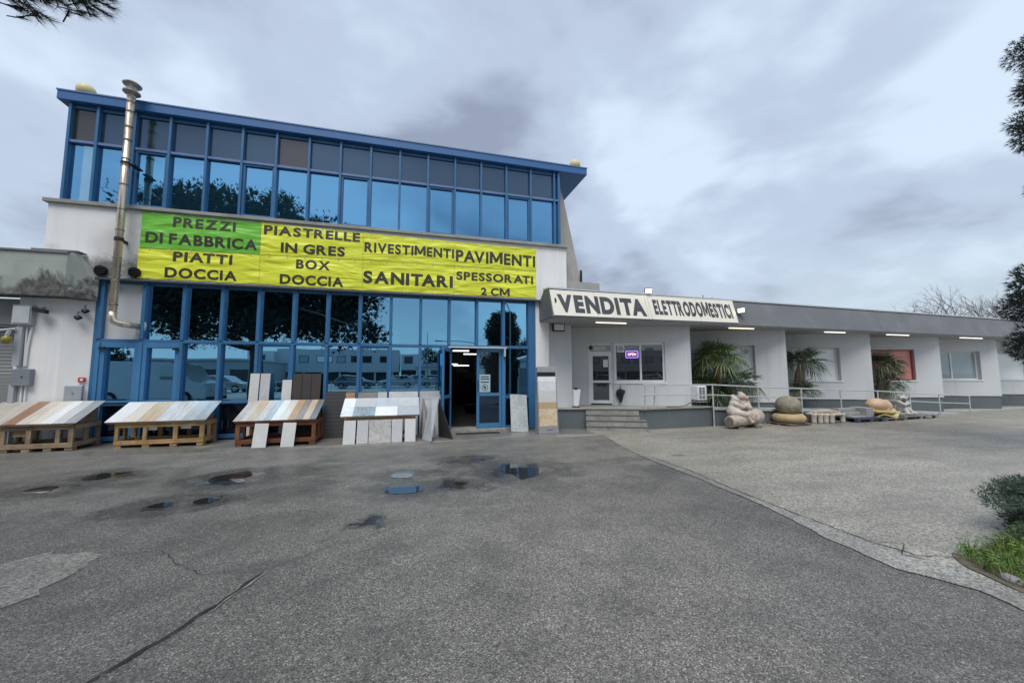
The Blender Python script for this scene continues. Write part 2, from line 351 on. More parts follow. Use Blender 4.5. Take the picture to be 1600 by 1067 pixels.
# ------------------------------------------------------------------ mesh helpers
class MB:
    def __init__(s, T=None): s.v = []; s.f = []; s.T = T
    def add(s, vs, fs):
        o = len(s.v)
        for p in vs:
            p = Vector(p)
            s.v.append(s.T @ p if s.T is not None else p)
        s.f += [tuple(i+o for i in f) for f in fs]
    def box(s, x0, x1, y0, y1, z0, z1):
        x0, x1 = sorted((x0, x1)); y0, y1 = sorted((y0, y1)); z0, z1 = sorted((z0, z1))
        s.add([(x0,y0,z0),(x1,y0,z0),(x1,y1,z0),(x0,y1,z0),(x0,y0,z1),(x1,y0,z1),(x1,y1,z1),(x0,y1,z1)],
              [(0,3,2,1),(4,5,6,7),(0,1,5,4),(1,2,6,5),(2,3,7,6),(3,0,4,7)]); return s
    def prism(s, pts, vec):
        n = len(pts); vec = Vector(vec); a = [Vector(p) for p in pts]
        nrm = sum(((a[i]).cross(a[(i+1) % n]) for i in range(n)), Vector())
        if nrm.dot(vec) > 0: a = a[::-1]
        b = [p+vec for p in a]
        s.add(a+b, [tuple(range(n)), tuple(range(2*n-1, n-1, -1))] + [(i, i+n, (i+1) % n+n, (i+1) % n) for i in range(n)]); return s
    def quad(s, *p): s.add(p, [tuple(range(len(p)))]); return s
    def tube(s, path, r, n=10, cap=True, r1=None):
        P = [Vector(p) for p in path]; m = len(P); rings = []
        up = Vector((0, 0, 1))
        for i, p in enumerate(P):
            t = (P[min(i+1, m-1)] - P[max(i-1, 0)]).normalized()
            a = t.cross(up)
            if a.length < 1e-3: a = t.cross(Vector((1, 0, 0)))
            a.normalize(); b = t.cross(a)
            rr = r if r1 is None else r+(r1-r)*i/(m-1)
            if isinstance(r, (list, tuple)): rr = r[i]
            rings.append([p+(a*math.cos(2*math.pi*k/n)+b*math.sin(2*math.pi*k/n))*rr for k in range(n)])
        vs = [q for g in rings for q in g]; fs = []
        for i in range(m-1):
            for k in range(n):
                fs.append((i*n+k, i*n+(k+1) % n, (i+1)*n+(k+1) % n, (i+1)*n+k))
        if cap: fs += [tuple(range(n-1, -1, -1)), tuple(range((m-1)*n, m*n))]
        s.add(vs, fs); return s
    def lathe(s, prof, c=(0, 0, 0), n=24):
        vs = []; fs = []; m = len(prof)
        for r, z in prof:
            for k in range(n):
                a = 2*math.pi*k/n; vs.append((c[0]+r*math.cos(a), c[1]+r*math.sin(a), c[2]+z))
        for i in range(m-1):
            for k in range(n): fs.append((i*n+k, i*n+(k+1) % n, (i+1)*n+(k+1) % n, (i+1)*n+k))
        fs += [tuple(range(n-1, -1, -1)), tuple(range((m-1)*n, m*n))]
        s.add(vs, fs); return s
    def ell(s, c, r, rot=None, n=14, m=9):
        if isinstance(r, (int, float)): r = (r, r, r)
        Q = Matrix.Rotation(0, 3, 'X') if rot is None else rot
        vs = []; fs = []; c = Vector(c)
        for i in range(1, m):
            th = math.pi*i/m
            for k in range(n):
                a = 2*math.pi*k/n
                vs.append(c + Q @ Vector((r[0]*math.sin(th)*math.cos(a), r[1]*math.sin(th)*math.sin(a), r[2]*math.cos(th))))
        t = len(vs); vs += [c + Q @ Vector((0, 0, r[2])), c + Q @ Vector((0, 0, -r[2]))]
        for i in range(m-2):
            for k in range(n): fs.append((i*n+k, (i+1)*n+k, (i+1)*n+(k+1) % n, i*n+(k+1) % n))
        for k in range(n):
            fs.append((t, k, (k+1) % n)); fs.append((t+1, (m-2)*n+(k+1) % n, (m-2)*n+k))
        s.add(vs, fs); return s
    def limb(s, a, b, ra, rb, k=7):
        a, b = Vector(a), Vector(b)
        for i in range(k):
            t = i/(k-1); s.ell(a.lerp(b, t), ra+(rb-ra)*t, n=10, m=7)
        return s
    def build(s, name, mat, parent=None, loc=None, rz=0.0, smooth=False, bevel=0.0, remesh=0.0, sm_it=0):
        me = bpy.data.meshes.new(name)
        if parent is not None: inv = XF[parent.name].inverted()
        elif loc is not None: inv = (Matrix.Translation(loc) @ Matrix.Rotation(rz, 4, 'Z')).inverted()
        else: inv = Matrix()
        me.from_pydata([inv @ p for p in s.v], [], s.f); me.update()
        o = bpy.data.objects.new(name, me); COL.objects.link(o)
        if parent is not None: o.parent = parent; XF[o.name] = XF[parent.name]
        elif loc is not None: o.location = loc; o.rotation_euler = (0, 0, rz); XF[o.name] = inv.inverted()
        else: XF[o.name] = Matrix()
        for m_ in (mat if isinstance(mat, list) else [mat]): me.materials.append(m_)
        if smooth:
            for p in me.polygons: p.use_smooth = True
        if remesh:
            md = o.modifiers.new('remesh', 'REMESH'); md.mode = 'VOXEL'; md.voxel_size = remesh; md.use_smooth_shade = True
            if mat in CARVED:
                tx = bpy.data.textures.get('carving') or bpy.data.textures.new('carving', 'CLOUDS'); tx.noise_scale = .09; tx.noise_depth = 3
                dm = o.modifiers.new('carving', 'DISPLACE'); dm.texture = tx; dm.strength = .035; dm.mid_level = .5
            if sm_it:
                ms_ = o.modifiers.new('smooth', 'SMOOTH'); ms_.iterations = sm_it; ms_.factor = 0.5
        if bevel:
            b = o.modifiers.new('bevel', 'BEVEL'); b.width = bevel; b.segments = 2; b.limit_method = 'ANGLE'
        return o
XF = {}; CARVED = []
def tag(o, label=None, cat=None, group=None, kind=None):
    if label: o['label'] = label
    if cat: o['category'] = cat
    if group: o['group'] = group
    if kind: o['kind'] = kind
    return o
def thing(name, label, cat, loc=(0, 0, 0), rz=0.0, group=None):
    o = bpy.data.objects.new(name, None); COL.objects.link(o); o.location = loc; o.rotation_euler = (0, 0, rz); o.empty_display_size = 0.2
    XF[o.name] = Matrix.Translation(loc) @ Matrix.Rotation(rz, 4, 'Z')
    return tag(o, label, cat, group)
def copy_thing(root, loc, rz, label):
    r = root.copy(); COL.objects.link(r); r.location = loc; r.rotation_euler = (0, 0, rz); r['label'] = label
    for ch in list(root.children):
        c_ = ch.copy(); COL.objects.link(c_); c_.parent = r
        for g_ in ch.children:
            d_ = g_.copy(); COL.objects.link(d_); d_.parent = c_
    return r
def structure(o): return tag(o, kind='structure')

GL = {}
def glyph(ch, off):
    """one flat letter with its foot on z = 0"""
    if (ch, off) in GL: return GL[(ch, off)]
    if ch == 'M':                                   # drawn by hand: the bold M of a wide grotesque
        h, w, t = 0.73+off, 0.86+off, 0.135+off*1.6
        P = [(0, 0), (0, h), (t*1.02, h), (w/2, h*.42), (w-t*1.02, h), (w, h), (w, 0), (w-t, 0), (w-t, h*.60), (w/2+t*.42, h*.13), (w/2-t*.42, h*.13), (t, h*.60), (t, 0)][::-1]
        r = (P, [tuple(q) for q in geometry.tessellate_polygon([[Vector((x, y, 0)) for x, y in P]])])
        n = []
        for f_ in r[1]:
            (ax, ay), (bx, by), (cx, cy) = [r[0][i] for i in f_]
            n.append(f_ if (bx-ax)*(cy-ay)-(by-ay)*(cx-ax) > 0 else f_[::-1])
        GL[(ch, off)] = (r[0], n); return GL[(ch, off)]
    cu = bpy.data.curves.new('t', 'FONT'); cu.body = ch; cu.offset = off; cu.resolution_u = 6
    o = bpy.data.objects.new('t', cu); COL.objects.link(o)
    dg = bpy.context.evaluated_depsgraph_get(); dg.update()
    me = bpy.data.meshes.new_from_object(o.evaluated_get(dg))
    bpy.data.objects.remove(o); bpy.data.curves.remove(cu)
    ax = min(v.co.x for v in me.vertices)
    GL[(ch, off)] = ([(v.co.x-ax, v.co.y) for v in me.vertices], [tuple(p.vertices) for p in me.polygons])
    bpy.data.meshes.remove(me); return GL[(ch, off)]
def text_mb(txt, x0, x1, z0, z1, off=0.028, gap=0.085):
    """flat lettering fitted to a box; returns 2D verts and faces"""
    vs = []; fs = []; x = 0.0; prev = ''
    for ch in txt:
        if ch == ' ': x += 0.26; prev = ''; continue
        if prev+ch in ('AV', 'VA', 'TA', 'AT', 'LT', 'AR', 'TT', 'RT', 'TR', 'PA'): x -= 0.16 if prev+ch in ('AV', 'VA', 'TA', 'AT') else (0.08 if prev+ch in ('PA', 'LT') else 0.03)
        v, f = glyph(ch, off); o = len(vs)
        vs += [(p[0]+x, p[1]) for p in v]; fs += [tuple(i+o for i in q) for q in f]
        x += max(p[0] for p in v)+gap; prev = ch
    ax, bx = min(v[0] for v in vs), max(v[0] for v in vs); ay, by = min(v[1] for v in vs), max(v[1] for v in vs)
    return [((a-ax)/(bx-ax)*(x1-x0)+x0, (b-ay)/(by-ay)*(z1-z0)+z0) for a, b in vs], fs
def slice_grid(vs, fs, step):
    bm = bmesh.new(); bv = [bm.verts.new((x, 0, z)) for x, z in vs]
    for f_ in fs:
        try: bm.faces.new([bv[i] for i in f_])
        except ValueError: pass
    for ax_, lo, hi in ((0, min(v[0] for v in vs), max(v[0] for v in vs)), (2, min(v[1] for v in vs), max(v[1] for v in vs))):
        t = lo+step
        while t < hi:
            co = [0, 0, 0]; no = [0, 0, 0]; co[ax_] = t; no[ax_] = 1
            bmesh.ops.bisect_plane(bm, geom=bm.verts[:]+bm.edges[:]+bm.faces[:], plane_co=co, plane_no=no); t += step
    bm.verts.index_update()
    r = [(v.co.x, v.co.z) for v in bm.verts], [tuple(v.index for v in f_.verts) for f_ in bm.faces]
    bm.free(); return r

# ------------------------------------------------------------------ ground
def sheet(name, pts, z, mat, sub=0):
    mb = MB(); mb.add([(x, y, z if not callable(z) else z(x, y)) for x, y in pts], [tuple(range(len(pts)))])
    o = mb.build(name, mat)
    me = o.data
    if me.polygons[0].normal.z < 0: me.flip_normals()
    return structure(o)
sheet('ground', [(-900, -900), (900, -900), (900, 900), (-900, 900)], 0.0, m_asphalt)
EDGE = [(4.72, 8.72), (4.40, 7.5), (4.17, 6.38), (4.11, 5.57), (4.06, 4.65), (3.92, 3.48), (3.72, 2.7), (3.66, 2.2), (3.86, 1.86), (3.75, 1.55), (3.6, 1.2), (3.4, 0.5), (3.2, -6)]
def rough_line(pts, amp, step, seed):
    r_ = []; rnd = random.Random(seed)
    for (a, b), (c, d) in zip(pts, pts[1:]):
        n_ = max(1, int(math.hypot(c-a, d-b)/step))
        for i in range(n_):
            t = i/n_; r_.append((a+(c-a)*t+rnd.uniform(-amp, amp), b+(d-b)*t+rnd.uniform(-amp, amp)))
    return r_+[pts[-1]]
edge = rough_line(EDGE, 0.018, 0.12, 3)
sheet('parking_area', edge+[(70, -6), (70, 14), (3.5, 14), (3.5, 8.74)], 0.004, m_worn)
outer = rough_line([(4.02, 1.2), (4.06, 1.7), (4.12, 2.0), (4.10, 2.33), (4.03, 2.65), (4.06, 3.29), (4.15, 4.21), (4.30, 5.3), (4.30, 6.3), (4.25, 6.6)], 0.012, 0.12, 5)
inner = [p for p in edge if 1.15 < p[1] < 6.55]
sheet('kerb_strip', inner+outer, 0.008, m_kerb)
# crack lines along the strip and across the old asphalt
def crack(pts, w, seed, mat=m_crack, z=0.0115, name='ground_crack'):
    a = rough_line(pts, 0.012, 0.06, seed); rnd = random.Random(seed); L = []; Rr = []
    for i, p in enumerate(a):
        q = a[min(i+1, len(a)-1)]; o_ = a[max(0, i-1)]
        d = Vector((q[0]-o_[0], q[1]-o_[1])).normalized(); nn = Vector((-d.y, d.x)); ww = w*rnd.uniform(0.35, 1.0)*min(1, (min(i, len(a)-1-i)+0.3)/3)
        L.append((p[0]+nn.x*ww, p[1]+nn.y*ww)); Rr.append((p[0]-nn.x*ww, p[1]-nn.y*ww))
    mb = MB(); n_ = len(a)
    mb.add([(x, y, z) for x, y in L+Rr], [(i, i+1, n_+i+1, n_+i) for i in range(n_-1)])
    o = mb.build(name, mat)
    if o.data.polygons[0].normal.z < 0: o.data.flip_normals()
    return structure(o)
crack([(4.3, 6.3), (4.28, 5.3), (4.13, 4.2), (4.05, 3.3), (4.02, 2.65), (4.09, 2.32), (4.45, 2.18)], 0.009, 11)
crack([(4.02, 2.65), (4.25, 2.5), (4.0, 2.36), (4.1, 2.2)], 0.006, 12)
crack([(-1.02, 3.48), (-1.17, 3.07), (-1.32, 2.75), (-1.47, 2.49), (-1.85, 1.7), (-2.4, 0.6)], 0.016, 13)
crack([(-1.0, 3.47), (-1.14, 3.10), (-1.2, 2.95)], 0.012, 14, m_conc, 0.0075, 'pale_crack_edge')
crack([(-2.4, 4.12), (-2.0, 4.1), (-1.75, 3.8), (-1.5, 3.55), (-1.02, 3.5), (-0.7, 3.75), (0.1, 4.2)], 0.003, 15)
sheet('asphalt_patch', rough_line([(-3.6, 4.05), (-3.13, 4.19), (-2.91, 4.34), (-2.40, 4.14), (-2.46, 3.9), (-2.43, 3.55), (-2.6, 3.2), (-3.4, 2.6), (-4.2, 3.0), (-3.6, 4.05)], 0.05, 0.07, 21), 0.004, m_patch)
def puddle(pts, seed, sc_=1.0):
    cx = sum(p[0] for p in pts)/len(pts); cy = sum(p[1] for p in pts)/len(pts)
    P = [((x-cx)*sc_*.80+cx, (y-cy)*sc_*.80+cy) for x, y in pts]; P.append(P[0])
    P = [(cx+(x-cx)*(1+.5*noise.noise(Vector((x*2.3, y*2.3, seed)))), cy+(y-cy)*(1+.5*noise.noise(Vector((x*2.3, y*2.3, seed+9))))) for x, y in P]; P[-1] = P[0]
    q = rough_line(P, 0.04, 0.06, seed)[:-1]
    # soften the outline
    for _ in range(2): q = [((q[i-1][0]+2*q[i][0]+q[(i+1) % len(q)][0])/4, (q[i-1][1]+2*q[i][1]+q[(i+1) % len(q)][1])/4) for i in range(len(q))]
    rnd = random.Random(seed); q = [(x+rnd.uniform(-.01, .01), y+rnd.uniform(-.006, .006)) for x, y in q]
    return sheet('puddle', q, 0.0045, m_water)
puddle([(-0.28, 5.32), (-0.16, 5.58), (0.08, 5.50), (0.23, 5.64), (0.39, 5.36), (0.22, 5.17), (0.06, 5.08), (-0.18, 5.2)], 31)
puddle([(-0.25, 6.05), (-0.08, 6.36), (0.14, 6.22), (0.11, 5.93)], 32)
puddle([(1.35, 6.04), (1.52, 6.52), (1.75, 6.44), (1.83, 6.12), (2.05, 6.12), (2.22, 5.98), (2.05, 5.6), (1.78, 5.38), (1.47, 5.44), (1.5, 5.75)], 33)
puddle([(0.57, 5.52), (0.75, 5.60), (0.89, 5.50), (0.79, 5.32), (0.56, 5.4)], 34, .8)
puddle([(-4.92, 6.55), (-4.8, 6.9), (-4.55, 6.89), (-4.31, 6.49), (-4.62, 6.42)], 35)
puddle([(-4.55, 7.1), (-4.5, 7.45), (-4.03, 7.62), (-4.2, 7.35), (-4.24, 7.0)], 36)
puddle([(-2.74, 6.35), (-2.8, 6.9), (-2.31, 7.1), (-2.15, 6.81), (-2.3, 6.6), (-2.13, 6.3), (-2.45, 6.3)], 37)
puddle([(-2.91, 5.54), (-2.86, 5.69), (-2.63, 5.68), (-2.58, 5.38), (-2.7, 5.33)], 38)
puddle([(-2.43, 5.45), (-2.44, 5.7), (-2.21, 5.71), (-2.19, 5.41)], 39)
puddle([(4.6, 6.27), (5.01, 6.37), (5.2, 6.18), (4.78, 6.08)], 40, .8)
def pvz(x): return 0.02+0.075*min(1, max(0, (-x-1.0)/5.5))     # the pavement in front of the shop rises a little to the left
mb = MB()
xs = [-14, -8, -6.5, -5, -4, -3, -2, -1, 0, 1, 2, 3, 3.7, 4.6]
front = {-14: 9.15, -8: 9.12, -6.5: 9.1, -5: 9.08, -4: 8.98, -3: 8.92, -2: 8.90, -1: 8.9, 0: 8.88, 1: 8.9, 2: 9.02, 3: 9.06, 3.7: 9.0, 4.6: 8.85}
for a, b in zip(xs, xs[1:]):
    ya, yb = front[a], front[b]; za, zb = pvz(a), pvz(b)
    mb.add([(a, ya, -0.02), (b, yb, -0.02), (b, yb+.02, zb), (a, ya+.02, za), (b, 10.9, zb), (a, 10.9, za)], [(0, 1, 2, 3), (3, 2, 4, 5)])
structure(mb.build('pavement', m_pave))

# ------------------------------------------------------------------ showroom tower
GY = 10.2
tower = thing('showroom_building', 'two storey showroom with blue mirror glass front and white band between the storeys', 'building', (-1.5, GY, 0))
LX = [-6.32+0.736*k for k in range(14)]
UX = [-7.18, -6.69, -6.02]+[-5.353+0.7215*(k-3) for k in range(3, 17)]      # M0..M16
# white walls
mb = MB()
mb.box(-7.34, 4.36, 10.06, 10.5, 3.57, 5.12)
mb.box(3.42, 3.82, 10.12, 10.5, 0.0, 3.568)
mb.box(3.82, 4.36, 10.32, 10.5, 2.6, 3.568)
mb.box(-7.2, -6.42, 10.14, 10.5, 0.0, 3.568)
mb.build('front_wall', m_white, tower, bevel=0.006)
mb = MB(); mb.box(-7.30, -7.05, 10.5, 24, 0, 7.38); mb.box(3.95, 4.3, 10.5, 24, 0, 7.38); mb.box(-7.05, 3.95, 23.7, 24, 0, 7.38)
mb.build('side_wall', m_white, tower)
mb = MB(); mb.prism([(4.30, 10.46, 3.6), (5.12, 10.46, 3.6), (4.965, 10.46, 4.42), (4.475, 10.46, 6.75), (4.30, 10.46, 7.37)], (0, 0.25, 0))
mb.build('flared_side_wall', M('streaked_concrete_panel', (0.36, 0.345, 0.325), 0.8, 0, 0.16, 2, 0.4, 35, (0.20, 0.19, 0.18), 0.6, True), tower)
mb = MB(); mb.box(4.955, 5.0, 10.42, 10.45, 4.2, 4.62); mb.tube([(5.0, 10.44, 4.15), (5.0, 10.44, 4.6)], 0.03)
mb.build('downpipe_head', m_black, tower)
mb = MB(); mb.box(-7.40, 4.40, 9.99, 10.32, 5.12, 5.20); mb.build('sill', m_conc, tower, bevel=0.008)
mb = MB(); mb.box(-7.36, 3.84, 10.0, 10.34, 3.53, 3.568); mb.build('drip_edge', M('dark_metal_edge', (0.07, 0.075, 0.085), 0.5), tower)
# roof with deep blue edge
mb = MB()
mb.prism([(-7.37, 10.03, 7.41), (5.05, 10.03, 7.41), (5.05, 10.03, 7.61), (-7.37, 10.03, 7.61)], (0, 14.2, 0))
mb.build('roof', m_roof, tower, bevel=0.012)
mb = MB(); mb.box(-7.38, 5.06, 10.015, 10.06, 7.605, 7.635); mb.build('roof_trim', m_bluelite, tower)
# upper floor: 17 bays of mirror glass under grey spandrels
operable = {2, 5, 8, 11, 14}
for k in range(17):
    x0 = UX[k]; x1 = UX[k+1] if k < 16 else 4.19
    if k == 1: x1 = -6.16
    if k == 2: x0 = -6.02
    fr = MB(); w = 0.034 if k < 16 else 0.028
    fr.box(x0-w*.5, x0+w, 10.10, 10.26, 5.20, 7.40)
    if k == 1: fr.box(x1, -6.02, 10.13, 10.26, 5.20, 7.40)
    if k == 16: fr.box(x1-0.05, x1+0.02, 10.10, 10.26, 5.20, 7.40)
    a, b = x0+w, (x1-w*.5 if k < 16 else x1-.05)
    if k == 1: b = x1
    fr.box(a, b, 10.16, 10.25, 5.20, 5.245)
    fr.box(a, b, 10.16, 10.25, 7.32, 7.40)
    tr = MB(); tr.box(a, b, 10.12, 10.25, 6.53, 6.585)
    ox = 0.0; oz = 0.0
    if k in operable:
        ox, oz = 0.05, 0.05
        fr.box(a, a+ox, 10.145, 10.24, 5.245, 6.53); fr.box(b-ox, b, 10.145, 10.24, 5.245, 6.53)
        fr.box(a+ox, b-ox, 10.145, 10.24, 6.48, 6.53); fr.box(a+ox, b-ox, 10.145, 10.24, 5.245, 5.285)
    win = fr.build('upper_window', m_blue, tower, bevel=0.004)
    tr.build('transom', m_bluelite, win)
    MB().box(a+ox, b-ox, 10.20, 10.215, 5.245, 6.53-oz).build('pane', m_gl_up, win)
    if k == 0: MB().box(a+.5*(b-a), b, 10.19, 10.1985, 5.25, 6.52).build('pale_blind', mirror_glass('glass_with_pale_blind', (.36, .56, .72), (.2, .42, .55), .7), win)
    MB().box(a, b, 10.20, 10.215, 6.585, 7.32).build('spandrel_pane', m_gl_top2 if k in (0, 6) else m_gl_top, win)
# lower floor: 13 bays
ZR0, ZR1, ZT0, ZT1 = 0.86, 0.92, 2.205, 2.275
for k in range(13):
    x0, x1 = LX[k], LX[k+1]; w = 0.034
    a, b = x0+w, x1-w
    up = MB()
    up.box(x0-w, x0+w, 10.10, 10.30, 2.275, 3.57)
    if k == 12: up.box(x1-w, 3.42, 10.10, 10.30, 0.05, 3.57)
    if k == 0: up.box(-6.42, x0-w, 10.11, 10.30, 0.08, 3.57)
    up.box(a, b, 10.16, 10.28, 3.48, 3.57)
    up.box(x0-w, x1-w, 10.12, 10.28, ZT0, ZT1)
    win = up.build('lower_window', m_blue, tower, bevel=0.004)
    if k == 0:
        MB().box(a, b, 10.20, 10.23, ZT1, 3.48).build('white_panel', M('white_blanking_panel', (0.50, 0.52, 0.54), 0.55, 0, 0.04, 2), win)
    else:
        MB().box(a, b, 10.215, 10.23, ZT1, 3.48).build('pane', m_gl_low, win)
    lo = MB()
    if k not in (10, 11):
        zb = pvz(x0)+0.03
        lo.box(x0-w, x0+w, 10.10, 10.30, zb, ZT0)
        lo.box(a, b, 10.15, 10.28, ZR0, ZR1)
        lo.box(a, b, 10.15, 10.28, zb, zb+0.09)
        ox = 0.0
        if k in (0, 1):
            ox = 0.078
            lo.box(a, a+ox, 10.12, 10.27, zb+.09, ZT0); lo.box(b-ox, b, 10.12, 10.27, zb+.09, ZT0)
            lo.box(a+ox, b-ox, 10.12, 10.27, ZT0-0.11, ZT0); lo.box(a+ox, b-ox, 10.121, 10.268, ZR1, ZR1+0.04)
        elif k in (4, 7):
            ox = 0.04
            lo.box(a, a+ox, 10.14, 10.27, ZR1, ZT0); lo.box(b-ox, b, 10.14, 10.27, ZR1, ZT0)
            lo.box(a+ox, b-ox, 10.14, 10.27, ZT0-0.04, ZT0)
        dn = 'blue_door' if k in (0, 1) else 'lower_window'
        wl = lo.build(dn, m_bluedoor if k in (0, 1) else m_blue, tower, bevel=0.004)
        zt_ = ZT0-(0.11 if k in (0, 1) else (0.04 if k in (4, 7) else 0)); zb_ = ZR1+(0.04 if k in (0, 1) else 0)
        MB().box(a+ox, b-ox, 10.215, 10.23, zb_, zt_).build('pane', m_gl_low, wl)
        MB().box(a+ox, b-ox, 10.215, 10.23, zb+.09, ZR0).build('lower_panel', m_gl_dark, wl)
        if k in (0, 1):
            hx = a+0.05 if k == 0 else b-0.05
            h_ = MB(); h_.box(hx-.05, hx+.05, 10.06, 10.12, 2.05, 2.10); h_.build('door_closer', m_black, wl)
mb = MB(); mb.box(LX[0], LX[10], 10.14, 10.4, 0.0, 0.055); mb.box(LX[12], 3.42, 10.14, 10.4, 0.0, 0.10)
mb.build('plinth', m_conc, tower)
mb = MB(); mb.box(LX[10], LX[12]+0.04, 9.98, 10.6, 0.0, 0.09); mb.build('threshold', m_step, tower, bevel=0.01)
# entrance: jamb, header, open leaf and closed leaf
mb = MB(); mb.box(LX[10]-.04, LX[10]+.03, 10.10, 10.3, 0.09, ZT0); mb.build('entrance_jamb', m_bluedoor, tower, bevel=0.004)
mb = MB(); mb.box(LX[12]-.05, LX[12]+.04, 10.09, 10.3, 0.09, ZT0)
ef = mb.build('entrance_jamb', m_bluedoor, tower, bevel=0.004)
mb = MB(); mb.box(LX[10]-.02, LX[12]+.06, 10.0, 10.1, 2.19, 2.235); mb.box(LX[12]-.02, LX[12]+.03, 10.01, 10.08, 1.98, 2.19)
mb.build('door_header', m_galv, ef)
def leaf(name, T, w, closed):
    st = 0.075
    mb = MB(T); mb.box(0, st, 0, .05, 0, 2.09); mb.box(w-st, w, 0, .05, 0, 2.09)
    mb.box(st, w-st, 0.001, .049, 0, .12); mb.box(st, w-st, 0.001, .049, .83, .91); mb.box(st, w-st, 0.001, .049, 2.0, 2.09)
    o = mb.build(name, m_bluedoor, tower, bevel=0.004)
    MB(T).box(st, w-st, .02, .03, .91, 2.0).build('pane', m_gl_low if not closed else mirror_glass('door_glass_dark', (0.2, 0.35, 0.45), (0.004, 0.008, 0.012), 0.5), o)
    MB(T).box(st, w-st, .02, .03, .12, .83).build('lower_panel', m_gl_dark, o)
    hb = MB(T); hb.tube([(w-.03, -.05, .95), (w-.03, -.05, 1.25)] if not closed else [(.03, -.05, .95), (.03, -.05, 1.25)], .012); hb.build('handle', m_black, o)
    return o
T = Matrix.Translation((LX[11]-.0, 10.14, 0.10)); cl = leaf('entrance_door', T, LX[12]-.05-LX[11], True)
T = Matrix.Translation((LX[10]+.03, 10.14, 0.08)) @ Matrix.Rotation(R(-112), 4, 'Z'); ol = leaf('entrance_door', T, .70, False)
mb = MB(T); mb.box(.45, .58, -.004, -.002+.02, .93, 1.10); mb.build('sticker', M('pale_sticker', (0.35, 0.6, 0.66), 0.5), ol)
# interior seen through the open leaf
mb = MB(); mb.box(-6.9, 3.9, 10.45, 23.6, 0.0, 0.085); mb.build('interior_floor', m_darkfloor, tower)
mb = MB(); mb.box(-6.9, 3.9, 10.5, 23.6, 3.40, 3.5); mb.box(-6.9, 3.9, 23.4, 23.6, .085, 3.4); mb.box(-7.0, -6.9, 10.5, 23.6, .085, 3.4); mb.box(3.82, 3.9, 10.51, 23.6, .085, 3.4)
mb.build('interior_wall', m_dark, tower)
for (x, y, z, l) in ((2.38, 17.8, 2.6, .75), (3.25, 20.6, 2.6, .7), (2.5, 22.4, 2.1, .6), (3.05, 22.6, 2.03, .9)):
    mb = MB(); mb.box(x-l/2, x+l/2, y, y+.10, z-.03, z+.03); tb_ = mb.build('ceiling_tube', m_tubein, tower)
    mb = MB(); mb.tube([(x, y+.05, z+.031), (x, y+.05, 3.39)], .008, 5); mb.build('hanger', m_black, tb_)
m_disp = M('dim_shop_display', (0.04, 0.04, 0.043), 0.6, 0, 0.3, 4)
for i in range(5): MB().box(1.55+.4*i, 1.9+.4*i, 19+.3*(i % 2), 19.6, .085, 1.1+.25*((i*3) % 4)).build('shop_display', m_disp, tower)
MB().box(2.2, 2.9, 14.5, 15.2, .085, .35).build('shop_display', m_disp, tower)

# notice on the closed leaf
nt_ = thing('door_notice', 'pale paper notice with black no entry ring taped inside the closed entrance door', 'notice', (LX[11]+.24, 10.14, 1.3))
x0, x1, z0, z1 = LX[11]+.078, LX[11]+.37, 1.035, 1.50
MB().box(x0, x1, 10.145, 10.148, z0, z1).build('paper', M('pale_blue_paper', (0.36, 0.50, 0.54), 0.6), nt_)
mb = MB(); cx, cz, r0, r1 = (x0+x1)/2, z0+.12, .072, .086
n_ = 28
mb.add([(cx+rr*math.cos(2*math.pi*i/n_), 10.143, cz+rr*math.sin(2*math.pi*i/n_)) for rr in (r0, r1) for i in range(n_)], [(i, (i+1) % n_, n_+(i+1) % n_, n_+i) for i in range(n_)])
mb.box(cx-.02, cx+.03, 10.1425, 10.1445, cz-.035, cz+.03); mb.box(cx-.035, cx-.005, 10.1425, 10.1445, cz+.0, cz+.045)
for zz, ww in ((z1-.06, .11), (z1-.12, .12), (z1-.20, .11)): mb.box(cx-ww, cx+ww, 10.1425, 10.1445, zz-.014, zz+.014)
mb.build('print', M('notice_print', (0.03, 0.05, 0.05), 0.6), nt_)

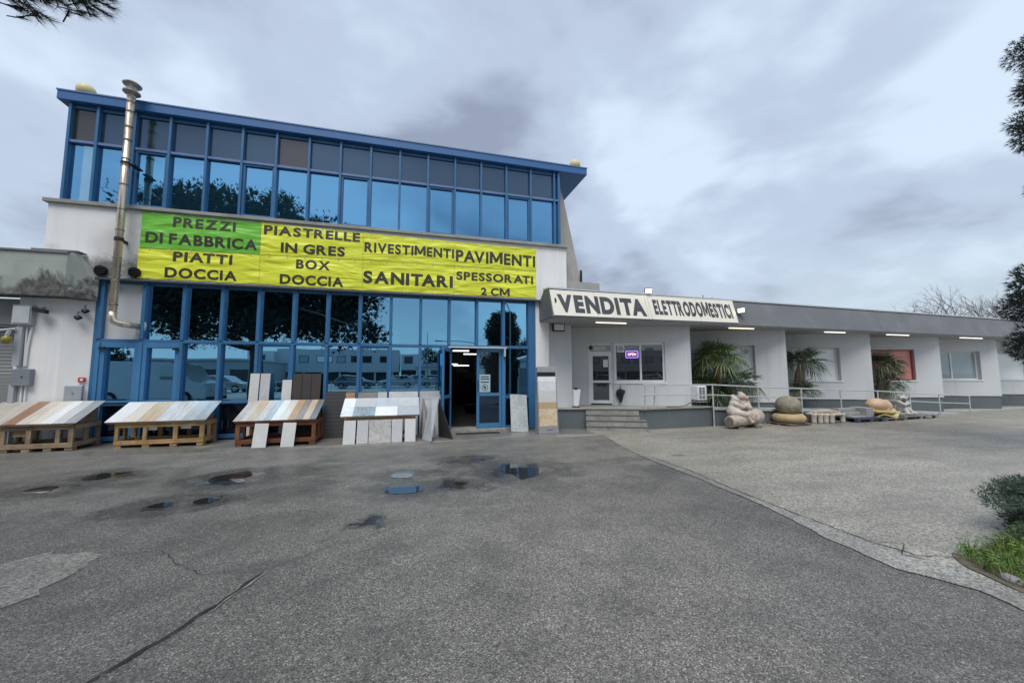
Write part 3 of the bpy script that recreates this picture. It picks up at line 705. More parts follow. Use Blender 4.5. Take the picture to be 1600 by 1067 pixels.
# ------------------------------------------------------------------ banners
def wr(x, z):      # folds in the tarpaulins, pulled from the lacing points
    return 0.007*noise.noise(Vector((x*1.3+z*1.9, z*1.2-x*0.6, 3.1))) + 0.004*noise.noise(Vector((x*3.2-z*2.6, z*2.2, 9.4)))
def banner(x0, x1, zz, mat, label, words):
    (zl0, zl1), (zr0, zr1) = zz; yo = 0.0
    if zl1 < 4.6: zl1 += .035; zr1 += .035; yo = .009
    root = thing('banner', label, 'banner', ((x0+x1)/2, 10.05, zl0), group='banners laced along the white band')
    nx, nz = 44, 16; mb = MB(); vs = []
    for j in range(nz+1):
        for i in range(nx+1):
            u, t = i/nx, j/nz; x = x0+(x1-x0)*u
            za = zl0+(zr0-zl0)*u; zb = zl1+(zr1-zl1)*u
            sag = 0.010*abs(math.sin(u*math.pi*6))
            z = za+(zb-za)*t + (-sag*t if t > .5 else sag*(1-t))
            vs.append((x, 10.035+yo-wr(x, z)-0.012*math.sin(math.pi*u)*math.sin(math.pi*t), z))
    mb.add(vs, [(j*(nx+1)+i, j*(nx+1)+i+1, (j+1)*(nx+1)+i+1, (j+1)*(nx+1)+i) for j in range(nz) for i in range(nx)])
    mb.build('sheet', mat, root, smooth=True)
    mb = MB()
    for (txt, a, b, c, d, o_) in words:
        tv, tf = slice_grid(*text_mb(txt, a, b, c, d, o_), 0.09)
        def yy(x, z):
            u = (x-x0)/(x1-x0); t = (z-zl0)/(zl1-zl0)
            return 10.035+yo-wr(x, z)-0.012*math.sin(math.pi*u)*math.sin(math.pi*t)-0.0045
        mb.add([(x, yy(x, z), z) for x, z in tv], tf)
    mb.build('lettering', m_banlet, root)
    g = MB()
    for i in range(6):
        u = (i+.5)/6; x = x0+(x1-x0)*u
        for z in (zl0+.03+(zr0-zl0)*u, zl1-.035+(zr1-zl1)*u): g.tube([(x, 10.036-wr(x, z)-.006, z), (x, 10.03-wr(x, z)-.006, z)], 0.012, 8)
    g.build('eyelet', m_galv, root)
ZB, ZT = 3.60, 5.10
B = 0.036
banner(-5.70, -3.395, ((4.27, 5.10), (4.31, 5.09)), m_bgreen, 'green tarpaulin banner reading PREZZI DI FABBRICA', [('PREZZI', -5.12, -3.91, 4.80, 5.03, B), ('DI FABBRICA', -5.61, -3.45, 4.40, 4.65, B)])
banner(-5.72, -3.385, ((3.60, 4.262), (3.60, 4.302)), m_byellow, 'yellow tarpaulin banner reading PIATTI DOCCIA', [('PIATTI', -5.08, -3.94, 4.02, 4.25, B), ('DOCCIA', -5.21, -3.83, 3.65, 3.88, B)])
banner(-3.388, -1.135, ((4.305, 5.09), (4.35, 5.05)), m_byellow, 'yellow tarpaulin banner reading PIASTRELLE IN GRES', [('PIASTRELLE', -3.33, -1.21, 4.80, 5.03, B), ('IN GRES', -2.96, -1.55, 4.40, 4.64, B)])
banner(-3.378, -1.130, ((3.60, 4.298), (3.59, 4.342)), m_byellow, 'yellow tarpaulin banner reading BOX DOCCIA', [('BOX', -2.62, -1.87, 4.03, 4.26, B), ('DOCCIA', -2.95, -1.56, 3.64, 3.88, B)])
banner(-1.128, 1.150, ((4.36, 5.06), (4.36, 5.03)), m_byellow, 'yellow tarpaulin banner reading RIVESTIMENTI', [('RIVESTIMENTI', -1.10, 1.13, 4.56, 4.83, 0.036)])
banner(-1.124, 1.146, ((3.59, 4.352), (3.60, 4.352)), m_byellow, 'yellow tarpaulin banner reading SANITARI', [('SANITARI', -1.11, 1.11, 3.77, 4.09, 0.042)])
banner(1.158, 3.43, ((4.36, 5.03), (4.38, 5.04)), m_byellow, 'yellow tarpaulin banner reading PAVIMENTI', [('PAVIMENTI', 1.18, 3.40, 4.49, 4.83, 0.036)])
banner(1.154, 3.43, ((3.60, 4.352), (3.61, 4.372)), m_byellow, 'yellow tarpaulin banner reading SPESSORATI 2 CM', [('SPESSORATI', 1.20, 3.34, 4.00, 4.23, B), ('2 CM', 1.86, 2.66, 3.62, 3.84, B)])

# ------------------------------------------------------------------ flue, vents, roof globes
fl = thing('flue_pipe', 'tall stainless steel flue pipe with brown streaks climbing the white band and blue glass', 'flue', (-5.92, 9.86, 2.6))
px_, py_ = -5.945, 9.82
mb = MB(); mb.tube([(px_, py_, 2.80), (px_, py_, 7.55)], 0.068, 20); mb.build('pipe', m_steel, fl, smooth=True)
mb = MB()
for z in (2.95, 3.45, 3.95, 4.55, 5.0, 5.55, 5.98, 6.12, 6.55, 6.85, 7.2, 7.42): mb.tube([(px_, py_, z), (px_, py_, z+.025)], 0.075, 20)
mb.build('collar', M('dull_steel_collar', (0.22, 0.20, 0.18), 0.4, 0.8), fl)
mb = MB(); mb.tube([(px_, py_, 4.32), (px_, py_, 4.40)], 0.079, 20); mb.box(px_-.02, px_+.02, py_, 10.06, 4.33, 4.39)
mb.tube([(px_, py_, 6.03), (px_, py_, 6.07)], 0.082, 20); mb.box(px_+.05, px_+.15, py_, 10.12, 6.03, 6.06); mb.build('bracket', m_black, fl)
mb = MB(); mb.tube([(px_, py_, 2.82), (px_, py_, 2.70), (px_+.03, py_+.01, 2.62), (px_+.10, py_+.04, 2.585), (px_+.20, py_+.10, 2.57), (px_+.30, 10.2, 2.56)], 0.070, 16)
mb.build('elbow', m_steel, fl, smooth=True)
mb = MB(); mb.tube([(px_+.285, 10.17, 2.56), (px_+.30, 10.199, 2.56)], 0.15, 16); mb.build('wall_collar', m_galv, fl)
mb = MB(); mb.lathe([(.068, 0), (.075, .06), (.15, .12), (.15, .145), (.09, .15), (.09, .24), (.155, .29), (.165, .31), (.11, .36), (0.0, .37)], (px_, py_, 7.52), 24); mb.build('cap', M('dull_steel_cap', (0.33, 0.31, 0.28), 0.4, 0.5), fl, smooth=False)
for cx, nm in ((-6.33, 'black round vent grille on the white band left of the flue pipe'), (-5.74, 'black round vent grille on the white band right of the flue pipe')):
    t_ = thing('vent_grille', nm, 'vent', (cx, 10.06, 3.75), group='vents beside the flue')
    mb = MB(); mb.tube([(cx, 10.055, 3.72), (cx, 9.98, 3.72)], 0.105, 20); mb.build('housing', m_soot, t_)
    mb = MB()
    for i in range(5): mb.box(cx-.085, cx+.085, 9.965, 9.98, 3.65+.032*i, 3.662+.032*i)
    mb.build('grille', m_black, t_)
for gx, nm in ((-6.955, 'pale yellow globe on the left end of the blue roof edge'), (4.72, 'pale yellow globe on the right end of the blue roof edge')):
    t_ = thing('roof_globe', nm, 'globe', (gx, 10.3, 7.6), group='globes on the roof')
    mb = MB(); mb.ell((gx, 10.15, 7.73), 0.165, n=24, m=14); mb.build('globe', m_lamp_y, t_, smooth=True)
    mb = MB(); mb.tube([(gx, 10.15, 7.6), (gx, 10.15, 7.63)], 0.07, 12); mb.build('base', m_black, t_)

# ------------------------------------------------------------------ low annex on the right (saw-tooth front under one long fascia)
AL = R(2.0)
AO = Vector((3.57, 9.15, 0))
AT = Matrix.Translation(AO) @ Matrix.Rotation(AL, 4, 'Z')
def A(u, v, z=0.0): return AT @ Vector((u, v, z))
annex = thing('low_annex', 'long low grey shop annex with slate fascia and saw tooth front of windows', 'building', tuple(AO), AL)
U_END = 30.0
def prof(u0, u1, pts, mat, name, bev=0.0):
    mb = MB(AT); mb.prism([(u0, v, z) for v, z in pts], (u1-u0, 0, 0)); return mb.build(name, mat, annex, bevel=bev)
prof(0.0, U_END, [(0.0, 2.97), (0.25, 3.75), (0.62, 3.80), (1.02, 3.45), (1.02, 2.97)], m_slate, 'fascia', .01)
prof(0.02, U_END, [(0.03, 2.945), (0.03, 2.968), (2.6, 2.968), (2.6, 2.945)], M('grey_soffit', (0.33, 0.335, 0.34), 0.8, 0, 0.05, 1.5), 'soffit')
prof(-0.01, U_END, [(0.22, 3.755), (0.22, 3.795), (0.66, 3.83), (0.66, 3.79)], m_galv, 'coping')
prof(1.1, U_END, [(0.70, 3.5), (0.70, 3.56), (9.0, 3.66), (9.0, 3.5)], m_conc, 'flat_roof')
prof(0.75, 1.95, [(1.0, 3.6), (1.0, 4.20), (1.9, 4.20), (1.9, 3.6)], M('pale_roof_parapet', (0.34, 0.34, 0.33), 0.8, 0, 0.1, 3, 0, 60, (0.2, 0.2, 0.2), 0.4), 'roof_parapet')
mb = MB(); mb.box(3.83, 4.56, 10.25, 11.4, 0.0, 2.944); mb.build('corner_pillar', m_greyfront, annex, bevel=.006)
TIPS = [4.54, 8.4, 12.5, 16.45, 20.3, 24.3, 28.3]
VD, V1 = 2.1, 0.36
def wallT(k):
    a = Vector((TIPS[k-1] if k else 0.9, VD, 0)); b = Vector((TIPS[k], V1, 0))
    e = (b-a).normalized(); nrm = Vector((e.y, -e.x, 0))         # outward, towards the yard
    m = Matrix(((e.x, -nrm.x, 0, a.x), (e.y, -nrm.y, 0, a.y), (0, 0, 1, 0), (0, 0, 0, 1)))
    return AT @ m, (b-a).length                                   # local: s along wall, d inwards, z up
def bay(k, holes, zbase):
    T, L = wallT(k)
    mb = MB(T); th = 0.28; s = -0.05
    zt = 2.943
    for (s0, s1, z0, z1) in holes:
        mb.box(s, s0, 0, th, zbase, zt)
        if z0 > zbase+.02: mb.box(s0, s1, 0, th, zbase, z0)
        mb.box(s0, s1, 0, th, z1, zt); s = s1
    mb.box(s, L, 0, th, zbase, zt)
    mb.build('bay_wall', m_greyfront, annex)
    mb = MB(AT); u1 = TIPS[k]
    mb.box(u1-.125, u1+.10, V1+.055, VD+.6, zbase, 2.942); mb.build('bay_return', m_greyfront, annex)
    if zbase > 0.3:
        mb = MB(T); mb.box(-.05, L-.02, .03, th, 0.0, zbase-.002); mb.build('base', m_plinth, annex)
        mb = MB(AT); mb.box(u1-.10, u1+.075, V1+.09, VD+.6, 0.0, zbase-.002); mb.build('base', m_plinth, annex)
    return T
def window(T, s0, s1, z0, z1, panes, deep=0.11, mullion=None, fw=0.055, mats=None):
    mb = MB(T)
    d0, d1 = deep, deep+.06
    mb.box(s0, s0+fw, d0, d1, z0, z1); mb.box(s1-fw, s1, d0, d1, z0, z1)
    mb.box(s0+fw, s1-fw, d0, d1, z0, z0+fw); mb.box(s0+fw, s1-fw, d0, d1, z1-fw, z1)
    if mullion: mb.box(mullion-.03, mullion+.03, d0-.004, d1, z0+fw, z1-fw)
    w = mb.build('window', m_alu, annex, bevel=.004)
    cuts = [s0+fw]+([mullion-.03, mullion+.03] if mullion else [])+[s1-fw]
    for i in range(0, len(cuts), 2):
        MB(T).box(cuts[i], cuts[i+1], d0+.025, d0+.035, z0+fw, z1-fw).build('pane', panes[min(i//2, len(panes)-1)], w)
    mb = MB(T); mb.box(s0-.05, s1+.05, -.03, d0-.002, z0-.045, z0-.003); mb.build('sill', m_alu, w, bevel=.004)
    return w
PZ = 0.57
T0 = bay(0, [(1.08, 1.82, PZ, 2.45), (1.86, 3.34, 1.26, 2.45)], PZ)
w0 = window(T0, 1.86, 3.34, 1.26, 2.45, [m_annexglass], .06, 2.64, .06)
# door of the first bay
mb = MB(T0); fw = .055
mb.box(1.08, 1.08+fw, .05, .13, PZ, 2.45); mb.box(1.82-fw, 1.82, .05, .13, PZ, 2.45); mb.box(1.08+fw, 1.82-fw, .05, .13, 2.45-fw, 2.45); mb.box(1.08+fw, 1.82-fw, .05, .13, 2.14, 2.20)
ds = 1.08+fw; de = 1.82-fw; lw = .075
mb.box(ds, ds+lw, .055, .11, PZ+.04, 2.14); mb.box(de-lw, de, .055, .11, PZ+.04, 2.14)
mb.box(ds+lw, de-lw, .055, .11, PZ+.04, PZ+.14); mb.box(ds+lw, de-lw, .055, .11, 2.06, 2.14); mb.box(ds+lw, de-lw, .055, .11, 1.24, 1.31)
ad = mb.build('white_door', m_alu, annex, bevel=.004)
MB(T0).box(ds+lw, de-lw, .08, .088, PZ+.14, 1.24).build('pane', m_annexglass, ad)
MB(T0).box(ds+lw, de-lw, .08, .088, 1.31, 2.06).build('pane', m_annexglass, ad)
MB(T0).box(1.08+fw, 1.82-fw, .08, .088, 2.20, 2.45-fw).build('transom_pane', m_annexglass, ad)
mb = MB(T0); mb.box(1.25, 1.62, .07, .078, 2.235, 2.36); mb.build('transom_plate', M('pale_plate', (0.55, 0.56, 0.56), .6), ad)
mb = MB(T0); mb.tube([(1.16, .07, 2.32), (1.16, .0, 2.32)], .06, 12); mb.build('lamp', m_black, ad)
mb = MB(T0); mb.box(de-lw-.16, de-lw-.02, .070, .078, 1.72, 1.95); mb.build('paper', m_whiteclean, ad)
mb = MB(T0); mb.tube([(de-.03, .05, 1.22), (de-.03, .0, 1.22), (de-.13, 0, 1.22)], .011); mb.build('handle', m_black, ad)
T1_ = bay(1, [(1.75, 3.29, 1.27, 2.44)], PZ)
window(T1_, 1.75, 3.29, 1.27, 2.44, [m_blind], .15, 2.6)
T2_ = bay(2, [(1.82, 3.42, 1.25, 2.43)], 0.58)
window(T2_, 1.82, 3.42, 1.25, 2.43, [m_blind], .15, 2.55)
T3_ = bay(3, [(1.85, 3.42, 1.24, 2.44)], 0.58)
mb = MB(T3_); mb.box(1.85, 3.42, .14, .17, 1.24, 2.44); pk = mb.build('pink_window', m_pink, annex)
mb = MB(T3_); mb.box(1.85, 1.89, .07, .14, 1.28, 2.40); mb.box(3.38, 3.42, .07, .14, 1.28, 2.40); mb.box(1.85, 3.42, .07, .14, 2.40, 2.44); mb.box(1.85, 3.42, .07, .14, 1.24, 1.28); mb.build('frame', M('red_brown_frame', (0.30, 0.10, 0.085), .6), pk)
mb = MB(T3_); mb.box(1.80, 3.47, -.03, .07, 1.195, 1.237); mb.build('sill', m_alu, pk)
T4_ = bay(4, [(1.75, 3.57, 1.23, 2.43)], 0.56)
window(T4_, 1.75, 3.57, 1.23, 2.43, [m_blind2], .15, 2.6)
T5_ = bay(5, [(1.5, 3.5, 1.23, 2.43)], 0.56)
window(T5_, 1.5, 3.5, 1.23, 2.43, [m_blind], .15, 2.0)
bay(6, [], 0.56)
# windows: reveal shadow box behind each wall so no light leaks, and the annex back wall
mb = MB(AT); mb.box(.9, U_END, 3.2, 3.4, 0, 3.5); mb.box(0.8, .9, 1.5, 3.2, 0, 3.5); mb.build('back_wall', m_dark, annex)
# small things in and on the first window
s0 = 1.93
vf = thing('window_fan', 'white square extractor fan set in the dark window beside the white door', 'fan', tuple(T0 @ Vector((2.05, .05, 2.25))))
MB(T0).box(1.96, 2.17, .060, .084, 2.17, 2.385).build('plate', m_alu, vf, bevel=.004)
mb = MB(T0); mb.tube([(2.065, .06, 2.28), (2.065, .054, 2.28)], .078, 20); mb.build('rotor', m_boxd, vf)
mb = MB(T0)
for i in range(6):
    a = i*math.pi/3; mb.prism([(2.065+.015*math.cos(a), .0535, 2.28+.015*math.sin(a)), (2.065+.068*math.cos(a), .0535, 2.28+.068*math.sin(a)), (2.065+.06*math.cos(a+.5), .0535, 2.28+.06*math.sin(a+.5))], (0, -.006, 0))
mb.build('blade', m_galv, vf)
ns = thing('neon_sign', 'small glowing purple LED sign hanging in the dark window beside the white door', 'sign', tuple(T0 @ Vector((2.4, .05, 2.1))))
MB(T0).box(2.20, 2.58, .065, .084, 1.99, 2.21).build('panel', M('dark_purple_panel', (0.05, 0.02, 0.18), .4), ns)
mb = MB(T0)
for rr in (0.0,):
    mb.box(2.215, 2.565, .055, .064, 2.19, 2.205); mb.box(2.215, 2.565, .055, .064, 1.995, 2.01); mb.box(2.205, 2.22, .055, .064, 2.01, 2.19); mb.box(2.56, 2.575, .055, .064, 2.01, 2.19)
mb.build('border', m_neon, ns)
tv, tf = text_mb('OPEN', 2.265, 2.515, 2.06, 2.145, .02)
mb = MB(T0); mb.add([(x, .060, z) for x, z in tv], tf); mb.build('lettering', m_neon2, ns)
f2 = thing('window_fan', 'white square extractor fan in the pale window behind the tall fan palm', 'fan', tuple(T1_ @ Vector((3.05, .14, 2.3))))
MB(T1_).box(2.95, 3.20, .140, .172, 2.13, 2.37).build('plate', m_alu, f2, bevel=.004)
mb = MB(T1_); mb.tube([(3.075, .14, 2.25), (3.075, .134, 2.25)], .09, 20); mb.tube([(3.075, .134, 2.25), (3.075, .13, 2.25)], .05, 16); mb.build('rotor', M('grey_fan', (0.35, 0.36, 0.37), .5), f2)

# porch, ramp, steps
mb = MB(AT)
mb.prism([(-.10, 1.14, 0), (.28, .86, 0), (1.18, .62, 0), (2.60, .02, 0), (4.95, .02, 0), (4.95, 2.4, 0), (-.10, 2.6, 0)], (0, 0, PZ-.03))
porch = thing('entrance_porch', 'raised grey porch and long ramp in front of the annex wall', 'porch', tuple(A(2, 1)), AL)
mb.build('porch_wall', m_plinth, porch)
mb = MB(AT)
mb.prism([(-.12, 1.10, PZ-.03), (.26, .82, PZ-.03), (1.16, .58, PZ-.03), (2.59, -.03, PZ-.03), (4.98, -.03, PZ-.03), (4.98, 2.4, PZ-.03), (-.12, 2.6, PZ-.03)], (0, 0, .03))
mb.build('porch_floor', m_conc, porch)
def rz_(u): return max(0.012, (PZ-.05)*(1-(u-4.99)/11.6))
mb = MB(AT); n_ = 12
for i in range(n_):
    a, b = 4.985+i*11.6/n_, 4.985+(i+1)*11.6/n_
    za, zb = rz_(a), rz_(b)
    for (v0, v1, up, mt) in ((0.0, 1.1, 0, 0),):
        mb.add([(a, v0, 0), (b, v0, 0), (b, v1, 0), (a, v1, 0), (a, v0, za-.05), (b, v0, zb-.05), (b, v1, zb-.05), (a, v1, za-.05)], [(0, 1, 5, 4), (3, 7, 6, 2), (4, 5, 6, 7)])
mb.build('ramp_wall', m_plinth, porch)
mb = MB(AT)
for i in range(n_):
    a, b = 4.985+i*11.6/n_, 4.985+(i+1)*11.6/n_
    za, zb = rz_(a), rz_(b)
    mb.add([(a, -.04, za-.05), (b, -.04, zb-.05), (b, 1.12, zb-.05), (a, 1.12, za-.05), (a, -.04, za+.012), (b, -.04, zb+.012), (b, 1.12, zb+.012), (a, 1.12, za+.012)], [(0, 1, 5, 4), (4, 5, 6, 7), (3, 7, 6, 2)]+([(1, 2, 6, 5)] if i == n_-1 else [])+([(0, 4, 7, 3)] if i == 0 else []))
mb.build('ramp_slab', M('pale_ramp_concrete', (0.42, 0.43, 0.425), .7, 0, .15, 2.5, .3, 40, (.22, .22, .21), .5), porch)
bed = MB(AT); bed.prism([(5.0, 1.13, 0), (15.5, 1.13, 0), (15.5, 2.6, 0), (5.0, 2.6, 0)], (0, 0, .2))
bed.prism([(16.6, .2, 0), (29, .2, 0), (29, 1.12, 0), (16.6, 1.12, 0)], (0, 0, .03))
tag(bed.build('planting_bed', M('pale_gravel_bed', (0.33, 0.32, 0.30), .9, 0, .4, 20, .6, 60)), kind='structure')
# steps run parallel to the slanted first wall
st = thing('entrance_steps', 'four mossy stone steps climbing to the white annex door', 'steps', tuple(A(1.8, .2)), AL)
d_ = (Vector((TIPS[0], V1, 0))-Vector((0.9, VD, 0))).normalized(); nn = Vector((d_.y, -d_.x, 0))
p0 = Vector((1.20, .60, 0))
ST = AT @ Matrix(((d_.x, -nn.x, 0, p0.x), (d_.y, -nn.y, 0, p0.y), (0, 0, 1, 0), (0, 0, 0, 1)))
for i in range(4):
    zt = PZ-.005-(PZ/4)*i; zb = max(0, zt-PZ/4); run = 0.085*i
    ex = 0.0 if i < 2 else 0.17
    mb = MB(ST); mb.box(0, 1.40+ex*1.0, -.06-run, .9, zb, zt-.022); mb.build('step', m_step, st)
    mb = MB(ST); mb.box(-.01, 1.41+ex*1.0, -.08-run, .9-.004*i, zt-.022, zt); mb.build('tread', m_step_edge, st, bevel=.005)
# handrail
hr = thing('handrail', 'white galvanised handrail on thin posts along the sloping ramp', 'handrail', tuple(A(2.63, -.1)), AL)
PU = [4.89, 6.58, 8.34, 10.08, 11.87, 13.53, 15.16, 16.96]; PT = [1.19, 1.11, 1.04, .97, .91, .82, .735, .655]
mb = MB(AT)
mb.tube([(2.55, -.1, 1.21), (2.63, -.1, 1.21)]+[(u, -.1, z) for u, z in zip(PU, PT)]+[(17.05, -.1, .65)], .021, 8); mb.build('top_rail', m_galv, hr)
mb = MB(AT); mb.tube([(2.50, -.1, .945), (2.63, -.1, .945)]+[(u, -.1, z-.29) for u, z in zip(PU, PT)], .017, 8); mb.build('middle_rail', m_galv, hr)
for u, z in zip(PU, PT):
    MB(AT).tube([(u, -.1, 0.0), (u, -.1, z)], .02, 8).build('post', m_galv, hr)
for u, v in ((2.63, -.06), (2.95, .25)):
    MB(AT).tube([(u, v if u < 2.7 else -.02, PZ if u > 2.7 else PZ-.03), (u, -.1 if u < 2.7 else -.1, 1.2)], .019, 8).build('post', m_galv, hr)
# soffit lamps
for i, u in enumerate((1.82, 6.41, 10.5, 13.75, 18.2, 22.6)):
    ln = (.95, 1.0, 1.0, 1.25, 1.5, 1.4)[i]
    nm = ['warm fluorescent lamp under the fascia above the white annex door', 'warm fluorescent lamp under the fascia above the tall fan palm', 'cool fluorescent lamp under the fascia above the white blind window', 'cool fluorescent lamp under the fascia above the pink window', 'cool fluorescent lamp under the fascia above the grey blind window', 'cool fluorescent lamp at the far end of the fascia by the conifer'][i]
    t_ = thing('soffit_lamp', nm, 'lamp', tuple(A(u, .2, 2.93)), AL, 'fluorescent lamps under the fascia')
    MB(AT).box(u-ln/2-.02, u+ln/2+.02, .175, .225, 2.922, 2.944).build('housing', m_alu, t_)
    MB(AT).tube([(u-ln/2, .2, 2.897), (u+ln/2, .2, 2.905)], .014, 8).build('tube', m_tubew if i < 2 else m_tube, t_)
# the sign on the sloping fascia
def SP(u, z, off): # point on the fascia slope, off metres proud of it
    v = (z-2.97)*.25/.78
    return A(u, v-off*.95, z+off*.3)
sg = thing('shop_sign', 'long cream sign reading VENDITA ELETTRODOMESTICI on the slate fascia', 'sign', tuple(A(3, .1, 3.3)), AL)
mb = MB(); q = [(.03, 3.005), (6.08, 3.03), (6.12, 3.745), (.0, 3.715)]
mb.add([SP(u, z, .03) for u, z in q]+[SP(u, z, .004) for u, z in q], [(0, 1, 2, 3), (0, 4, 5, 1), (1, 5, 6, 2), (2, 6, 7, 3), (3, 7, 4, 0)]); mb.build('panel', m_sign, sg)
mb = MB()
for txt, a, b, c, d, o_ in (('VENDITA', .18, 2.86, 3.09, 3.60, .058), ('ELETTRODOMESTICI', 3.14, 5.95, 3.155, 3.64, .05)):
    tv, tf = text_mb(txt, a, b, c, d, o_); mb.add([SP(x, z, .034) for x, z in tv], tf)
mb.build('lettering', m_letter, sg)
mb = MB(); mb.add([SP(u, z, .0335) for u, z in ((.10, 3.33), (.15, 3.36), (.155, 3.44), (.13, 3.5), (.10, 3.46))], [(0, 1, 2, 3, 4)]); mb.build('hole', m_black, sg)
mb = MB()
for u in (1.3, 2.9, 3.0, 4.7):
    mb.add([SP(u-.006, 3.02, .0325), SP(u+.006, 3.02, .0325), SP(u+.006, 3.73, .0325), SP(u-.006, 3.72, .0325)], [(0, 1, 2, 3)])
mb.build('seam', M('sign_seam', (.45, .43, .37), .6), sg)
def flood(name_, label, c, lit, aim):
    t_ = thing('floodlight', label, 'floodlight', tuple(c), 0, 'floodlights on the annex')
    q = Vector(aim).to_track_quat('-Y', 'Z').to_matrix().to_4x4()
    T = Matrix.Translation(c) @ q
    MB(T).box(-.10, .10, -.02, .05, -.075, .075).build('housing', m_boxd if lit else m_black, t_, bevel=.01)
    MB(T).box(-.082, .082, -.03, -.021, -.055, .055).build('lens', m_flood if lit else m_whiteclean, t_)
    MB(T).tube([(-.0, .06, 0), (0, .14, -.06)], .015).build('bracket', m_black, t_)
flood('a', 'lit floodlight on top of the fascia above the cream sign', A(3.02, .16, 3.87), True, (-.2, -.9, -.55))
flood('b', 'lit floodlight on the fascia at the right end of the cream sign', A(6.22, .0, 3.42), True, (-.8, -.6, .1))
t_ = thing('floodlight', 'unlit black framed floodlight on the grey corner pillar under the fascia', 'floodlight', (4.12, 10.2, 2.86), 0, 'floodlights on the annex')
MB().box(3.96, 4.32, 10.14, 10.22, 2.72, 2.94).build('housing', m_black, t_, bevel=.01)
MB().box(3.99, 4.29, 10.13, 10.139, 2.75, 2.92).build('lens', m_whiteclean, t_)
mb = MB(AT)
an = thing('antenna', 'thin television antenna on the annex roof behind the fascia', 'antenna', tuple(A(9.8, 5.2, 3.6)))
mb.tube([(9.8, 5.2, 3.6), (9.8, 5.2, 5.15)], .02); mb.build('mast', m_boxd, an)
mb = MB(AT); mb.tube([(9.8, 5.2, 4.98), (11.5, 5.0, 4.82)], .014)
for i in range(5): mb.tube([(10.0+.35*i, 4.8, 4.97-.033*i), (10.0+.35*i, 5.5, 4.97-.033*i)], .008)
mb.build('aerial', m_boxd, an)
# umbrella
ub = thing('closed_umbrella', 'closed black umbrella hanging point down beside the white annex door', 'umbrella', tuple(T0 @ Vector((1.98, -.1, .62))))
ux_, ud = 2.0, -.09
mb = MB(T0); n_ = 16; prof_ = [(.02, .64), (.055, .74), (.10, .86), (.135, .96), (.12, 1.02), (.05, 1.05), (.015, 1.07)]
vs = []
for r_, z in prof_:
    for k in range(n_):
        a = 2*math.pi*k/n_; rr = r_*(1.0 if k % 2 == 0 else .72)*(1+.12*math.sin(3*a+z*20)); vs.append((ux_+rr*math.cos(a), ud+rr*.6*math.sin(a), z))
mb.add(vs, [(i*n_+k, i*n_+(k+1) % n_, (i+1)*n_+(k+1) % n_, (i+1)*n_+k) for i in range(len(prof_)-1) for k in range(n_)]); mb.build('canopy', m_umb, ub)
MB(T0).tube([(ux_, ud, .575), (ux_, ud, .66)], .006).build('tip', m_galv, ub)
MB(T0).tube([(ux_, ud, 1.05), (ux_, ud, 1.13), (ux_+.01, ud+.03, 1.16)], .014).build('handle', m_black, ub)
# white tub left of the door
tb = thing('white_bin', 'slim white bin standing in the porch corner by the grey pillar', 'bin', (4.66, 10.35, PZ))
MB().prism([(4.55, 10.12, PZ+.03), (4.70, 10.12, PZ+.03), (4.77, 10.12, 1.07), (4.55, 10.12, 1.07)], (0, .3, 0)).build('body', m_whiteclean, tb, bevel=.01)
MB().box(4.55, 4.72, 10.10, 10.44, PZ, PZ+.028).build('foot', m_black, tb)
MB().box(4.57, 4.66, 10.1, 10.2, 1.075, 1.12).build('lid_knob', m_black, tb, bevel=.01)
# outdoor air conditioning unit
ac = thing('air_conditioner', 'white outdoor air conditioning unit with louvred grille on the wall end by the palm', 'air conditioner', tuple(A(4.66, .3, .7)), AL)
MB(AT).box(4.55, 4.88, .10, .42, .74, 1.16).build('casing', m_alu, ac, bevel=.025)
mb = MB(AT)
for cx in (4.64, 4.755):
    for i in range(8): mb.box(cx-.04, cx+.045, .092, .099, .795+.042*i, .815+.042*i)
mb.build('grille', m_black, ac)
MB(AT).box(4.55, 4.90, .12, .42, .69, .70).build('bracket', m_alu, ac)
# black cable lying on the porch
mb = MB(AT); mb.tube([(3.5, .15, PZ+.01), (3.9, .08, PZ+.015), (4.15, .1, PZ+.05), (4.3, .15, PZ+.11), (4.42, .2, PZ+.09), (4.46, .25, PZ+.01)], .010, 6)
tag(mb.build('cable', m_black), 'black cable arching over the porch floor by the air conditioner', 'cable')

# ------------------------------------------------------------------ building at the far left with stained canopy
lb = thing('left_shop_building', 'white building at the left with stained grey green canopy and roller shutter', 'building', (-7.5, 9.6, 0))
mb = MB(); mb.prism([(-7.56, 9.97, 0), (-6.85, 9.97, 0), (-6.42, 10.125, 0), (-6.42, 10.45, 0), (-7.56, 10.45, 0)], (0, 0, 3.08)); mb.box(-14, -7.56, 10.25, 10.45, 2.5, 3.08); mb.box(-14, -10.4, 10.25, 10.45, 0, 2.5); mb.build('wall', m_white, lb, bevel=.008)
mb = MB()
for i in range(34): mb.box(-10.4, -7.57, 10.29, 10.35, .02+.073*i, .02+.073*i+.067)
mb.build('roller_shutter', m_shutter, lb)
mb = MB(); mb.box(-10.4, -7.57, 10.05, 10.24, 2.52, 3.04); mb.build('shutter_box', m_shutter, lb, bevel=.01)
CN = [(-16, 9.70), (-6.69, 9.70), (-6.36, 10.04), (-6.36, 10.055), (-16, 10.055)]
mb = MB(); n_ = len(CN); zb_ = [3.085, 3.085, 3.07, 3.07, 3.085]; zt_ = [3.96, 3.96, 3.56, 3.56, 3.98]
